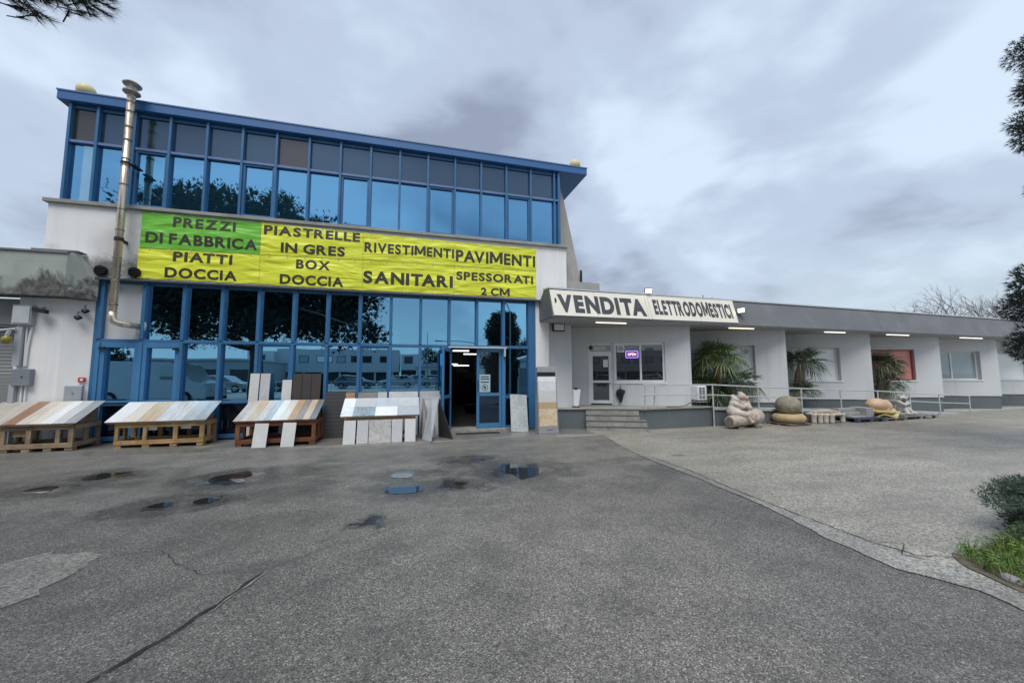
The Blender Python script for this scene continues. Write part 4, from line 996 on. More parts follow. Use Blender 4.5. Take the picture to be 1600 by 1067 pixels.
mb.add([(x, y, z) for (x, y), z in zip(CN, zb_)]+[(x, y, z) for (x, y), z in zip(CN, zt_)]+[(-6.62, 9.86, 4.03), (-16, 9.9, 4.03)], [(4, 3, 2, 1, 0), (0, 1, 6, 5), (1, 2, 7, 10, 6), (2, 3, 8, 7), (3, 4, 9, 8), (5, 6, 10, 11), (11, 10, 7, 8, 9), (4, 0, 5, 11, 9)])
mb.build('canopy', m_canopy, lb)
mb = MB(); mb.box(-16, -6.675, 9.67, 9.75, 3.962, 3.995); mb.box(-7.35, -6.60, 9.80, 10.04, 4.032, 4.06); mb.build('canopy_trim', M('canopy_trim_metal', (.19, .19, .19), .6), lb)
def part(name, mat, root, *boxes, bev=.006):
    mb = MB()
    for b in boxes: mb.box(*b)
    return mb.build(name, mat, root, bevel=bev)
eb = thing('cable_box', 'large grey metal cable box at the top of the left building pillar', 'box', (-7.05, 9.36, 2.5))
part('casing', m_box, eb, (-7.16, -6.86, 9.30, 9.419, 2.44, 2.84)); part('cover', m_galv, eb, (-7.14, -6.88, 9.285, 9.299, 2.47, 2.81))
dt = thing('cable_duct', 'grey vertical duct and white pipes running down the left building pillar', 'duct', (-7.06, 9.36, 0.1))
part('duct', m_box, dt, (-7.10, -6.99, 9.32, 9.418, 1.66, 2.43)); part('duct_lower', m_box, dt, (-7.115, -7.03, 9.33, 9.418, .12, 1.29))
mb = MB(); mb.tube([(-6.97, 9.39, 2.43), (-6.955, 9.39, 1.66)], .016); mb.build('pipe', m_whiteclean, dt)
mb = MB(); mb.tube([(-6.90, 9.39, 2.43), (-6.93, 9.39, 2.05), (-6.935, 9.39, 1.66)], .018); mb.build('pipe', m_whiteclean, dt)
mb = MB(); mb.tube([(-6.96, 9.39, 1.29), (-6.94, 9.39, .1)], .017); mb.build('pipe', m_whiteclean, dt)
mb = MB(); mb.tube([(-6.90, 9.39, 1.29), (-6.875, 9.39, .1)], .014); mb.build('pipe', m_whiteclean, dt)
gb = thing('meter_box', 'dark grey meter box half way down the left building pillar', 'box', (-6.95, 9.36, 1.3))
part('casing', m_boxd, gb, (-7.075, -6.80, 9.31, 9.418, 1.30, 1.63)); part('lock', m_black, gb, (-6.93, -6.91, 9.30, 9.309, 1.46, 1.49))
CHF = Matrix.Translation((-6.635, 10.0475, 0)) @ Matrix.Rotation(R(19.8), 4, 'Z')      # the splayed corner of the pillar
sb = thing('junction_box', 'light grey junction box low on the pillar beside the first display table', 'box', tuple(CHF @ Vector((.04, -.08, 1.0))))
mb = MB(CHF); mb.prism([(-.09, -.002, .97), (-.09, -.002, 1.31), (-.09, -.12, 1.29), (-.09, -.12, .97)], (.25, 0, 0)); mb.build('casing', m_box, sb, bevel=.01)
mb = MB(CHF); mb.box(.025, .045, -.13, -.121, 1.12, 1.15); mb.build('lock', m_boxd, sb)
al = thing('fire_alarm', 'small red fire alarm call point above the junction box', 'alarm', tuple(CHF @ Vector((.125, -.03, 1.41))))
MB(CHF).box(.07, .175, -.045, -.002, 1.365, 1.46).build('body', m_red, al, bevel=.006)
MB(CHF).box(.10, .145, -.05, -.0455, 1.39, 1.435).build('face', m_whiteclean, al)
for nm, c in (('black camera pointing down beneath the canopy nearest the blue frame', (.10, -.10, 2.84)), ('small black camera hanging lower beneath the canopy end', (.01, -.12, 2.69))):
    t_ = thing('security_camera', nm, 'camera', tuple(CHF @ Vector(c)), 0, 'cameras beneath the canopy')
    mb = MB(CHF); mb.ell(c, (.065, .055, .042)); mb.tube([c, (c[0]+.02, c[1]-.09, c[2]-.03)], .036, 10); mb.build('body', m_black, t_, smooth=True)
    mb = MB(CHF); mb.tube([(c[0], c[1]+.02, c[2]+.02), (c[0]-.02, c[1]+.03, c[2]+.11), (c[0]-.02, -.002, c[2]+.13)], .010, 6); mb.build('arm', m_boxd, t_)
wl_ = thing('wall_lamp', 'dark bracket spotlight on the white pillar right of the cable box', 'lamp', (-6.72, 9.3, 2.75))
mb = MB(); mb.tube([(-6.75, 9.42, 2.80), (-6.72, 9.30, 2.78), (-6.70, 9.25, 2.72)], .02); mb.build('arm', m_boxd, wl_)
mb = MB(); mb.prism([(-6.80, 9.2, 2.70), (-6.60, 9.2, 2.66), (-6.60, 9.2, 2.74), (-6.80, 9.2, 2.79)], (0, .1, 0)); mb.build('head', m_black, wl_)
bl = thing('hanging_lamp', 'dark yellow round lamp hanging from a bracket before the roller shutter', 'lamp', (-7.12, 9.2, 2.2))
mb = MB(); mb.ell((-7.12, 9.2, 2.16), (.075, .075, .085)); mb.build('globe', M('dirty_yellow_globe', (.22, .20, .03), .4), bl, smooth=True)
mb = MB(); mb.tube([(-7.12, 9.2, 2.24), (-7.09, 9.2, 2.33)], .03); mb.tube([(-7.55, 9.28, 2.31), (-7.06, 9.28, 2.38)], .022); mb.build('bracket', m_galv, bl)

for o_, d_ in ((eb, (-.41, .55, .065)), (dt, (-.41, .55, .03)), (gb, (-.405, .55, 0)), (wl_, (-.40, .55, .07)), (bl, (-.41, .55, .04))): o_.location = Vector(o_.location)+Vector(d_)

# ------------------------------------------------------------------ tile display tables
WOODS = {'weathered': ((0.34, 0.25, 0.165), (0.22, 0.155, 0.10)), 'pine': ((0.50, 0.33, 0.155), (0.36, 0.215, 0.085)), 'red': ((0.24, 0.095, 0.04), (0.15, 0.05, 0.02)), 'raw': ((0.46, 0.33, 0.20), (0.30, 0.20, 0.11))}
def wmat(nm, ax): return wood('crate_wood_%s_%s' % (nm, 'xyz'[ax]), *WOODS[nm], axis=ax)
def crate_table(label, x0, x1, yf, yb, zg, zt, zback, wd, posts, board_ext, feet=True, tags=()):
    cx = (x0+x1)/2
    root = thing('display_table', label, 'table', (cx, yf, zg), 0, 'crate tables showing tiles')
    wx, wy, wz = wmat(wd, 0), wmat(wd, 1), wmat(wd, 2); b = .075
    rnd = random.Random(int(abs(x0)*100))
    if feet:
        for i in range(4):
            fx = x0+.06+(x1-x0-.12)*i/3
            for y in (yf, yb-.1): MB().box(fx-.06, fx+.06, y+.01, y+.13, zg, zg+.06).build('foot', wx, root, bevel=.005)
    z1 = zg+.062
    for y in (yf, yb-.05):
        MB().box(x0, x1, y, y+.05, z1, z1+.085).build('lower_rail', wx, root, bevel=.005)
        MB().box(x0, x1, y, y+.05, zt-.085, zt).build('upper_rail', wx, root, bevel=.005)
        for px in [x0+b/2]+[x0+(x1-x0)*t for t in posts]+[x1-b/2]:
            w_ = b*rnd.uniform(.42, .6); MB().box(px-w_, px+w_, y+.002, y+.047, z1+.086, zt-.086).build('post', wz, root, bevel=.005)
    for x in (x0, x1-.05):
        MB().box(x+.001, x+.049, yf+.051, yb-.051, z1+.001, z1+.084).build('side_rail', wy, root, bevel=.005)
        MB().box(x+.001, x+.049, yf+.051, yb-.051, zt-.084, zt-.001).build('side_rail', wy, root, bevel=.005)
        MB().box(x+.003, x+.047, (yf+yb)/2-.04, (yf+yb)/2+.04, z1+.086, zt-.086).build('post', wz, root, bevel=.004)
    for i in range(6):
        a = yf+.06+(yb-yf-.13)*i/6; MB().box(x0+.05, x1-.05, a, a+(yb-yf-.13)/6*.82, z1+.02, z1+.04).build('deck_board', wx, root)
    for tx, tz, tw, th_, tm_ in tags:
        MB().box(tx, tx+tw, yf+.06, yf+.066, zt-.10-th_-tz, zt-.087-tz).build('hanging_card', tm_, root)
    # sloping carrier board and its rear prop
    bx0, bx1, by0, bz0, by1, bz1 = board_ext
    mb = MB(); mb.prism([(bx0+.02, by0+.01, bz0-.035), (bx0+.02, by0+.01, bz0-.012), (bx0+.02, by1-.01, bz1-.012), (bx0+.02, by1-.01, bz1-.035)], (bx1-bx0-.04, 0, 0)); mb.build('carrier_board', wy, root)
    for x in (x0+.05, x1-.10):
        mb = MB(); zz = bz0+(bz1-bz0)*((yb-.1)-by0)/(by1-by0)
        mb.prism([(x, yf+.2, zt+.001), (x, yb-.03, zt+.001), (x, yb-.03, zz-.0), (x, yf+.2, bz0+(bz1-bz0)*(yf+.2-by0)/(by1-by0)-.038)], (.04, 0, 0)); mb.build('prop', wy, root)
    return root
TC = {'greige': (.42, .39, .33), 'sand': (.47, .43, .36), 'rust brown': (.33, .17, .085), 'tan': (.47, .33, .19), 'beige': (.55, .49, .41), 'cream': (.64, .59, .50), 'white': (.70, .71, .71),
      'pale grey': (.52, .53, .54), 'blue grey': (.38, .42, .46), 'mid grey': (.29, .31, .33), 'oak orange': (.50, .31, .15), 'honey': (.55, .42, .25), 'pink beige': (.46, .35, .29), 'brown grey': (.27, .225, .195), 'dark brown': (.17, .125, .10)}
TM = {k: plank('plank_tile_'+k.replace(' ', '_'), tuple(.25*sum(c)/3+.75*q for q in c), .36 if k not in ('white', 'cream') else .20) for k, c in TC.items()}
ORD = ['first', 'second', 'third', 'fourth', 'fifth', 'sixth', 'seventh', 'eighth', 'ninth', 'tenth', 'eleventh', 'twelfth']
def plank_row(cols, widths, ext, where):
    bx0, bx1, y0, z0, y1, z1 = ext; tot = sum(widths); x = bx0
    sl = math.atan2(z1-z0, y1-y0); L = math.hypot(y1-y0, z1-z0)
    for i, (c_, w) in enumerate(zip(cols, widths)):
        ww = (bx1-bx0)*w/tot
        me = MB(); me.box(-ww/2+.0015, ww/2-.0015, -L/2, L/2, 0, .011)
        o = me.build('plank_tile', TM[c_]); o.location = (x+ww/2, (y0+y1)/2, (z0+z1)/2-.011)
        o.rotation_euler = (sl, 0, 0)
        tag(o, '%s wood look plank tile, %s from the left on the %s' % (c_, ORD[i], where), 'tile', 'plank tiles laid on the display tables')
        x += ww
e1 = (-7.20, -6.02, 9.22, .615, 9.93, .985)
crate_table('weathered grey brown crate table at far left with nine plank tiles on its sloping top', -7.12, -6.06, 9.28, 9.98, pvz(-6.6), .575, .97, 'weathered', (.38, .78), e1, tags=((-6.98, 0, .20, .10, M('brown_card', (.30, .20, .10), .8)), (-6.45, 0, .16, .035, m_boxd)))
# the far-left table runs on beyond the picture
plank_row(['greige', 'sand', 'rust brown', 'rust brown', 'beige', 'cream', 'white', 'pale grey', 'mid grey'], [1.7, 1.5, .6, .5, 1, 1, 1, 1, 1.05], (-7.62, -5.99, 9.22, .615, 9.93, .985), 'far left weathered table')
e2 = (-5.65, -3.97, 9.36, .595, 10.03, .94)
crate_table('yellow pine crate table with eight pale plank tiles, second from the left', -5.52, -4.02, 9.42, 9.98, pvz(-4.8), .555, .92, 'pine', (.33, .67), e2, tags=((-5.05, 0, .20, .05, m_whiteclean), (-4.45, 0, .18, .04, m_whiteclean)))
plank_row(['white', 'cream', 'honey', 'honey', 'pale grey', 'pale grey', 'blue grey', 'mid grey'], [1.2, 1, .7, .6, 1, 1, .9, .85], e2, 'yellow pine table')
e3 = (-3.38, -1.85, 9.06, .575, 9.93, .93)
crate_table('reddish brown crate table with eleven mixed plank tiles and dark boards behind it', -3.34, -1.86, 9.10, 9.90, pvz(-2.6), .535, .90, 'red', (), e3)
plank_row(['pink beige', 'beige', 'honey', 'pale grey', 'blue grey', 'white', 'cream', 'oak orange', 'brown grey', 'honey', 'dark brown'], [.8, .7, .9, .9, .8, 1, .9, .9, .8, .8, .8], e3, 'reddish brown table')
# fourth table: slabs above, slabs leaning below
e4 = (-1.39, .285, 9.12, .60, 9.74, .955)
crate_table('raw wood crate table hidden behind leaning pale slabs and topped with marble tiles', -1.28, .20, 9.16, 9.70, pvz(-.5), .575, .93, 'raw', (.33, .67), e4)
SL = {'white marble': marble('white_marble_tile', (.70, .71, .71), (.52, .53, .54), .5), 'pale concrete': marble('pale_concrete_tile', (.46, .48, .49), (.38, .40, .41), .4), 'slate blue': marble('slate_blue_tile', (.20, .235, .26), (.32, .35, .37), .55, .25),
      'silver grey': plank('silver_grey_tile', (.40, .425, .45), .12), 'light grey': plank('light_grey_tile', (.50, .505, .51), .10), 'bright white': plank('bright_white_tile', (.78, .79, .80), .03),
      'taupe': marble('taupe_tile', (.27, .255, .225), (.36, .34, .30), .5, .4), 'veined grey': marble('veined_grey_tile', (.47, .46, .44), (.30, .29, .275), .7, .35, 3.0), 'chalk': marble('chalk_tile', (.60, .61, .60), (.52, .53, .52), .4, .45, 3),
      'charcoal': plank('charcoal_board', (.045, .042, .042), .3, .5), 'espresso': plank('espresso_board', (.052, .043, .038), .35, .5), 'beige marble': marble('beige_marble_tile', (.56, .43, .27), (.70, .58, .42), .8, .35, 4), 'sand stone': marble('sand_stone_tile', (.47, .34, .20), (.40, .28, .16), .4, .4, 3), 'cream stone': marble('cream_stone_tile', (.60, .585, .53), (.5, .49, .44), .4, .4, 2)}
def slab(name, mat, label, foot, w, h, lean, rz=0.0, t=.011, cat='tile', group=None, roll=0.0):
    """a tile standing on its lower edge: foot = middle of that edge, leaning back by `lean` degrees"""
    mb = MB(); mb.box(-w/2, w/2, -t/2, t/2, 0, h)
    o = mb.build(name, mat); o.location = foot; o.rotation_euler = (Matrix.Rotation(rz, 3, 'Z') @ Matrix.Rotation(R(-lean), 3, 'X') @ Matrix.Rotation(roll, 3, 'Y')).to_euler()
    return tag(o, label, cat, group)
def lay(mat, label, xa, xb, ta, tb):
    bx0, bx1, y0, z0, y1, z1 = e4; sl = math.atan2(z1-z0, y1-y0); L = math.hypot(y1-y0, z1-z0)
    mb = MB(); mb.box(-(xb-xa)/2+.0015, (xb-xa)/2-.0015, -L*(tb-ta)/2+.0015, L*(tb-ta)/2-.0015, 0, .011)
    tm = (ta+tb)/2; o = mb.build('marble_tile', mat); o.location = ((xa+xb)/2, y0+(y1-y0)*tm, z0+(z1-z0)*tm-.011); o.rotation_euler = (sl, 0, 0)
    tag(o, label, 'tile', 'tiles laid on the raw wood table')
lay(SL['white marble'], 'bright marble tile at the front left corner of the raw wood table', -1.39, -1.14, 0, .5)
lay(SL['bright white'], 'plain white tile at the back left corner of the raw wood table', -1.39, -1.14, .5, 1)
lay(SL['slate blue'], 'dark slate blue tile in the front row of the raw wood table', -1.14, -.68, 0, .5)
lay(SL['bright white'], 'glossy plain white tile in the front row beside the slate blue tile', -.68, -.20, 0, .5)
lay(SL['silver grey'], 'silver grey tile at the front right corner of the raw wood table', -.20, .285, 0, .5)
lay(SL['light grey'], 'light grey wood look tile in the back row behind the slate blue tile', -1.14, -.68, .5, 1)
lay(SL['pale concrete'], 'pale concrete tile in the back row behind the glossy white tile', -.68, -.20, .5, 1)
lay(SL['light grey'], 'light grey wood look tile at the back right corner of the raw wood table', -.20, .285, .5, 1)
for i, (a, b, m_, lb_) in enumerate(((-1.30, -1.06, 'chalk', 'pale chalk slab leaning leftmost against the front of the raw wood table'), (-1.03, -.80, 'light grey', 'light grey slab leaning left of the veined slab on the raw wood table'), (-.785, -.325, 'veined grey', 'wide veined grey slab leaning in the middle of the raw wood table front'),
                                     (-.31, -.085, 'light grey', 'light grey slab leaning right of the veined slab on the raw wood table'), (-.03, .20, 'chalk', 'pale chalk slab leaning rightmost against the front of the raw wood table'))):
    slab('leaning_slab', SL[m_], lb_, ((a+b)/2, 8.985, .022), b-a, .50, 13+.8*(i % 2), 0, .012, 'slab', 'slabs leaning on the raw wood table')
# two cut pieces against the red table front
for a, b, zz, lb_ in ((-2.99, -2.74, .505, 'left of two pale planks leaning on the front of the reddish table'), (-2.475, -2.23, .495, 'right of two pale planks leaning on the front of the reddish table')):
    slab('leaning_slab', SL['chalk'], lb_, ((a+b)/2, 8.955, .024), b-a, .50, 12, 0, .012, 'slab', 'planks leaning on the reddish table', roll=R(1.5))
slab('leaning_slab', SL['chalk'], 'narrow pale offcut seen under the reddish table', (-2.46, 9.35, .16), .10, .30, 6, 0, .012, 'slab')
# boards leaning on the glass
def lean_glass(name, m_, label, xa, xb, top, group, base_y=9.93):
    zf = pvz((xa+xb)/2); ln = math.degrees(math.atan2(10.085-base_y, top-zf)); h = math.hypot(10.085-base_y, top-zf)
    return slab(name, m_, label, ((xa+xb)/2, base_y, zf), xb-xa-.004, h, ln, 0, .012, 'board', group)
g_ = 'boards leaning on the blue window'
lean_glass('leaning_board', SL['chalk'], 'tall white plank leaning on the glass, leftmost behind the reddish table', -3.46, -3.27, 1.535, g_)
lean_glass('leaning_board', SL['light grey'], 'tall white plank leaning on the glass right beside the leftmost one', -3.25, -3.05, 1.535, g_)
lean_glass('leaning_board', SL['chalk'], 'shorter white plank leaning on the glass left of the dark boards', -2.80, -2.60, 1.385, g_)
lean_glass('leaning_board', SL['espresso'], 'dark brown board leaning on the glass beside the shorter white plank', -2.58, -2.385, 1.53, g_)
lean_glass('leaning_board', SL['charcoal'], 'charcoal board leaning on the glass between two dark brown boards', -2.38, -2.185, 1.53, g_)
lean_glass('leaning_board', SL['espresso'], 'dark brown board leaning on the glass, rightmost behind the reddish table', -2.18, -1.98, 1.53, g_)
s = NT('dark_slatted'); v = s.coord('object', (1, 1, 1)); sep = s.n('ShaderNodeSeparateXYZ'); s.l(v, sep.inputs[0])
st_ = s.math('FRACT', s.math('MULTIPLY', sep.outputs[2], 11)); f = s.rng(st_, .06, .10, 0, 1)
s.set(s.mix(f, (.012, .012, .012), s.mix(s.rng(s.noise(s.coord('object', (3, 1, 30)), 3, 3), .3, .7), (.04, .041, .045), (.06, .06, .062))), .5, 0, s.bump(f, .5, .005))
lean_glass('leaning_board', s.m, 'wide dark grey panel with horizontal slats leaning between two display tables', -1.88, -1.43, 1.09, g_)
s = NT('orange_strips'); v = s.coord('object'); sep = s.n('ShaderNodeSeparateXYZ'); s.l(v, sep.inputs[0])
f = s.rng(s.math('FRACT', s.math('MULTIPLY', sep.outputs[2], 14)), .1, .16, 0, 1)
s.set(s.mix(f, (.6, .5, .4), s.mix(s.rng(s.noise(s.coord('object', (2, 1, 25)), 3, 3), .3, .7), (.36, .15, .06), (.48, .24, .11))), .5)
lean_glass('leaning_board', s.m, 'small orange brown striped panel behind the raw wood table', -1.425, -1.21, 1.08, g_, 9.96)
lean_glass('leaning_board', SL['taupe'], 'taupe stone board leaning on the glass behind the raw wood table', -1.14, -.71, 1.07, g_, 9.96)
lean_glass('leaning_board', SL['chalk'], 'narrow white board beside the taupe board on the glass', -.70, -.475, 1.075, g_, 9.96)
lean_glass('leaning_board', SL['white marble'], 'wide white marble board leaning on the glass behind the raw wood table', -.43, .27, 1.08, g_, 9.96)
lean_glass('leaning_board', SL['pale concrete'], 'pale stone board leaning on the glass behind the propped boards by the entrance', .31, .83, 1.085, g_, 9.90)
# the propped boards by the entrance: four panels leaning together like a tent
def plate(name, m_, label, pts, t=.014):
    P = [Vector(p) for p in pts]; c_ = P[0].copy()
    n_ = (P[1]-P[0]).cross(P[2]-P[0]).normalized()*t
    o = MB().prism(P, n_).build(name, m_, loc=tuple(c_)); return tag(o, label, 'board', 'boards propped by the entrance')
zp = pvz(.6)
plate('propped_board', SL['silver grey'], 'silver grey slanted board in front of the propped tent of boards', [(.375, 9.18, zp), (.545, 8.86, zp), (.735, 9.22, .975), (.56, 9.32, .975)])
plate('propped_board', SL['bright white'], 'white board behind the slanted silver one by the entrance', [(.50, 9.62, zp), (.70, 9.46, zp), (.55, 9.33, .97), (.37, 9.33, .97)])
plate('propped_board', SL['charcoal'], 'dark board backs seen on the right side of the propped tent', [(.76, 9.50, zp), (1.045, 9.06, zp), (.735, 9.25, .965), (.72, 9.42, .90)])
plate('propped_board', SL['taupe'], 'grey brown board edge on the left side of the propped tent', [(.33, 9.66, zp), (.375, 9.26, zp), (.385, 9.32, .95), (.375, 9.40, .95)])
# grey marble slab leaning right of the entrance
slab('leaning_slab', marble('grey_green_marble', (.37, .40, .40), (.52, .55, .55), .6, .3, 3), 'grey marble slab standing against the glass right of the entrance', (2.845, 9.74, pvz(2.8)+.0), .455, .99, 19, R(-2), .02, 'slab', roll=R(2.5))
# sample tower by the white wall
sx = thing('sample_stand', 'tall grey sample stand with six tiles by the white wall beside the entrance', 'stand', (3.44, 9.3, .02))
ST_ = Matrix.Translation((3.44, 9.26, .015)) @ Matrix.Rotation(R(-3), 4, 'Z')
m_stand = M('grey_stand', (.24, .25, .26), .45, 0, .08, 3)
mb = MB(ST_); mb.box(-.265, .265, -.10, .30, 0, .06); mb.build('foot', m_stand, sx, bevel=.006)
mb = MB(ST_); mb.prism([(-.262, -.08, .06), (-.262, .22, .06), (-.262, .20, 1.40), (-.262, .06, 1.40)], (.02, 0, 0)); mb.prism([(.242, -.08, .06), (.242, .22, .06), (.242, .20, 1.40), (.242, .06, 1.40)], (.02, 0, 0)); mb.build('side_panel', m_stand, sx)
mb = MB(ST_); mb.box(-.241, .241, .10, .20, .06, 1.66); mb.build('back_panel', m_stand, sx)
mb = MB(ST_); mb.prism([(-.24, -.082, .06), (-.24, -.06, .06), (-.24, -.045, .19), (-.24, -.066, .19)], (.48, 0, 0)); mb.build('front_panel', m_stand, sx)
def yl(z): return -.066+.125*(z-.19)/1.3
for nm, z0, z1, m_, xw in (('tile', .195, .62, 'beige marble', .235), ('tile', .622, .78, 'sand stone', .235), ('tile', .782, .90, 'cream stone', .236), ('tile', .902, 1.06, 'chalk', .237), ('tile', 1.062, 1.30, 'white marble', .237), ('tile', 1.302, 1.43, 'bright white', .238)):
    mb = MB(ST_); mb.prism([(-xw, yl(z0)-.0, z0), (-xw, yl(z0)+.02, z0), (-xw, yl(z1)+.02, z1), (-xw, yl(z1), z1)], (2*xw, 0, 0)); mb.build(nm, SL[m_], sx)
mb = MB(ST_); mb.box(-.24, .24, .075, .099, 1.432, 1.54); mb.build('dark_strip', m_black, sx)
mb = MB(ST_); mb.box(-.245, .245, .07, .0995, 1.542, 1.68); mb.build('header', M('grey_header', (.33, .34, .345), .5, 0, .15, 12), sx)
mb = MB(ST_); mb.ell((.03, -.082, .12), (.09, .006, .018)); mb.build('label_plate', m_boxd, sx)
# bits of dirt and a mat at the threshold
mb = MB(); mb.box(1.2, 2.3, 9.62, 9.9, pvz(1.5)+.0, pvz(1.5)+.012); tag(mb.build('door_mat', M('dark_door_mat', (.03, .024, .022), .9, 0, .4, 20)), 'dark wet door mat on the pavement before the open entrance', 'mat')

# ------------------------------------------------------------------ stone ornaments on pallets along the ramp
def pallet(label, u, v, w, d, mat, rz=0.0, h=.12):
    c_ = A(u, v); root = thing('pallet', label, 'pallet', tuple(c_), AL+rz, 'pallets under the stone ornaments')
    T = XF[root.name]
    for y in (-d/2, -.05, d/2-.1):
        for i in range(3):
            x = -w/2+.0+(w-.12)*i/2; MB(T).box(x, x+.12, y, y+.1, 0, h-.045).build('block', mat, root, bevel=.005)
    for y in (-d/2, -.05, d/2-.1): MB(T).box(-w/2, w/2, y, y+.1, h-.044, h-.024).build('bearer', mat, root)
    n_ = 6
    for i in range(n_):
        x = -w/2+w*i/n_; MB(T).box(x, x+w/n_*.8, -d/2, d/2, h-.023, h).build('deck_board', mat, root, bevel=.003)
    return root
m_palw = M('weathered_pallet_wood', (.15, .13, .11), .8, 0, .25, 6); m_palb = M('blue_pallet_wood', (.06, .065, .12), .7, 0, .25, 6); m_palg = M('grey_pallet_wood', (.22, .215, .205), .8, 0, .25, 6)
m_bear = stone('pale_pinkish_limestone', (.36, .29, .23), (.53, .46, .39), 5); m_bear2 = stone('light_limestone', (.44, .38, .32), (.60, .55, .49), 5)
m_ball = stone('mossy_stone', (.17, .15, .10), (.34, .31, .25), 7); m_ring = stone('yellow_sandstone', (.36, .25, .11), (.50, .40, .24), 4)
m_snail = stone('peach_marble', (.55, .33, .19), (.70, .50, .36), 3, .5, .1); m_snailb = stone('yellow_onyx', (.42, .27, .09), (.62, .50, .22), 4, .55, .3)
m_grey_st = stone('grey_granite', (.27, .265, .255), (.42, .41, .40), 9); m_col = stone('cream_stone', (.45, .40, .33), (.62, .58, .51), 6); m_dkst = stone('dark_stone', (.06, .058, .055), (.12, .115, .11), 8)
CARVED += [m_bear, m_bear2, m_snailb]
# two bears on a log: local frame x along the ramp, y away from the yard
def LOC(u, v, rz=0.0, k=1.0): return AT @ Matrix.Translation((u, v, 0)) @ Matrix.Rotation(rz, 4, 'Z') @ Matrix.Scale(k, 4)
bt = thing('bear_sculpture', 'pale stone sculpture of two hugging bear cubs sitting on a hollow log', 'sculpture', tuple(A(5.6, -.42)), AL)
T = LOC(5.56, -.42, 0, .92)
for x in (-.28, .40): MB(T).prism([(x-.20, -.32, 0), (x+.02, -.32, 0), (x+.30, .25, 0), (x+.08, .25, 0)], (0, 0, .055)).build('timber', m_palw, bt, bevel=.006)
mb = MB(T)
P = [(-.70, -.20, .22), (-.45, -.16, .235), (-.1, -.08, .26), (.3, .0, .29), (.62, .06, .31), (.72, .08, .315)]
mb.tube(P, [.165, .17, .19, .215, .23, .222], 22); mb.ell((.02, -.22, .22), (.10, .05, .07)); mb.ell((.35, -.17, .38), (.055, .05, .055))
lg = mb.build('log', m_bear, bt, smooth=False, remesh=.014, sm_it=3)
mb = MB(T)
ax = Vector((-.25, -.04, -.015)).normalized()
mb.tube([Vector((-.70, -.20, .22))-ax*(.0), Vector((-.70, -.20, .22))+ax*.012], .125, 20); mb.build('hollow_end', stone('bark_end', (.13, .10, .08), (.26, .21, .17), 20), bt)
# left cub (behind, facing right)
mb = MB(T)
mb.ell((-.33, -.02, .50), (.20, .19, .21)); mb.ell((-.30, -.02, .70), (.15, .14, .16)); mb.ell((-.285, -.03, .855), (.115, .115, .105)); mb.ell((-.20, -.07, .84), (.07, .06, .05))
mb.ell((-.375, -.03, .945), (.05, .03, .05)); mb.ell((-.235, .05, .955), (.05, .03, .05)); mb.ell((-.14, -.075, .845), (.022, .025, .02))
mb.limb((-.36, -.14, .72), (-.16, -.20, .63), .075, .06); mb.limb((-.16, -.20, .63), (.05, -.15, .70), .06, .05)
mb.limb((-.34, -.14, .46), (-.10, -.25, .42), .12, .09); mb.limb((-.10, -.25, .42), (.02, -.27, .24), .08, .055); mb.ell((.07, -.29, .20), (.08, .05, .04))
mb.build('bear_cub', m_bear2, bt, remesh=.013, sm_it=4)
# right cub, larger, leaning its head on the left one
mb = MB(T)
mb.ell((.07, .02, .52), (.20, .18, .22)); mb.ell((.04, .02, .72), (.18, .16, .18)); mb.ell((.0, -.03, .94), (.135, .125, .115)); mb.ell((.09, -.10, .90), (.085, .075, .065))
mb.ell((-.09, -.03, 1.045), (.058, .032, .058)); mb.ell((.085, .05, 1.045), (.055, .032, .052))
mb.limb((.18, -.04, .76), (.13, -.18, .60), .085, .07); mb.limb((.13, -.18, .60), (-.13, -.20, .66), .07, .055)
mb.limb((.14, -.10, .48), (.06, -.24, .42), .12, .085); mb.limb((.06, -.24, .42), (.12, -.27, .27), .075, .05); mb.limb((.17, .0, .60), (.26, .02, .42), .14, .14); mb.ell((.30, .0, .40), (.16, .13, .10))
mb.build('bear_cub', m_bear, bt, remesh=.013, sm_it=4)
mb = MB(T); mb.ell((.155, -.155, .915), .022); mb.ell((-.118, -.09, .85), .013); mb.build('nose', m_dkst, bt)
mb = MB(T)
for c_ in ((.045, -.135, .975), (-.20, -.125, .875)): mb.ell(c_, .011)
mb.build('eye', m_dkst, bt)
# ball on ring
pallet('dark timber pallet under the mossy stone ball', 7.38, -.38, .85, .7, m_palw, 0, .07)
bf = thing('stone_ball', 'mossy brown stone ball resting on a rounded yellow sandstone base', 'stone ball', tuple(A(7.38, -.38, .07)), AL)
T = LOC(7.38, -.38)
mb = MB(T); mb.ell((0, 0, .565), (.335, .335, .285), n=30, m=20); mb.build('ball', m_ball, bf, smooth=True)
mb = MB(T); pr = [(.05, 0)]
for i in range(13):
    a = -math.pi/2+math.pi*i/12; pr.append((.29+.14*math.cos(a), .13+.13*math.sin(a)))
pr.append((.05, .25)); mb.lathe([(r_, z+.07) for r_, z in pr], (0, 0, 0), 34); mb.build('ring_base', m_ring, bf, smooth=True)
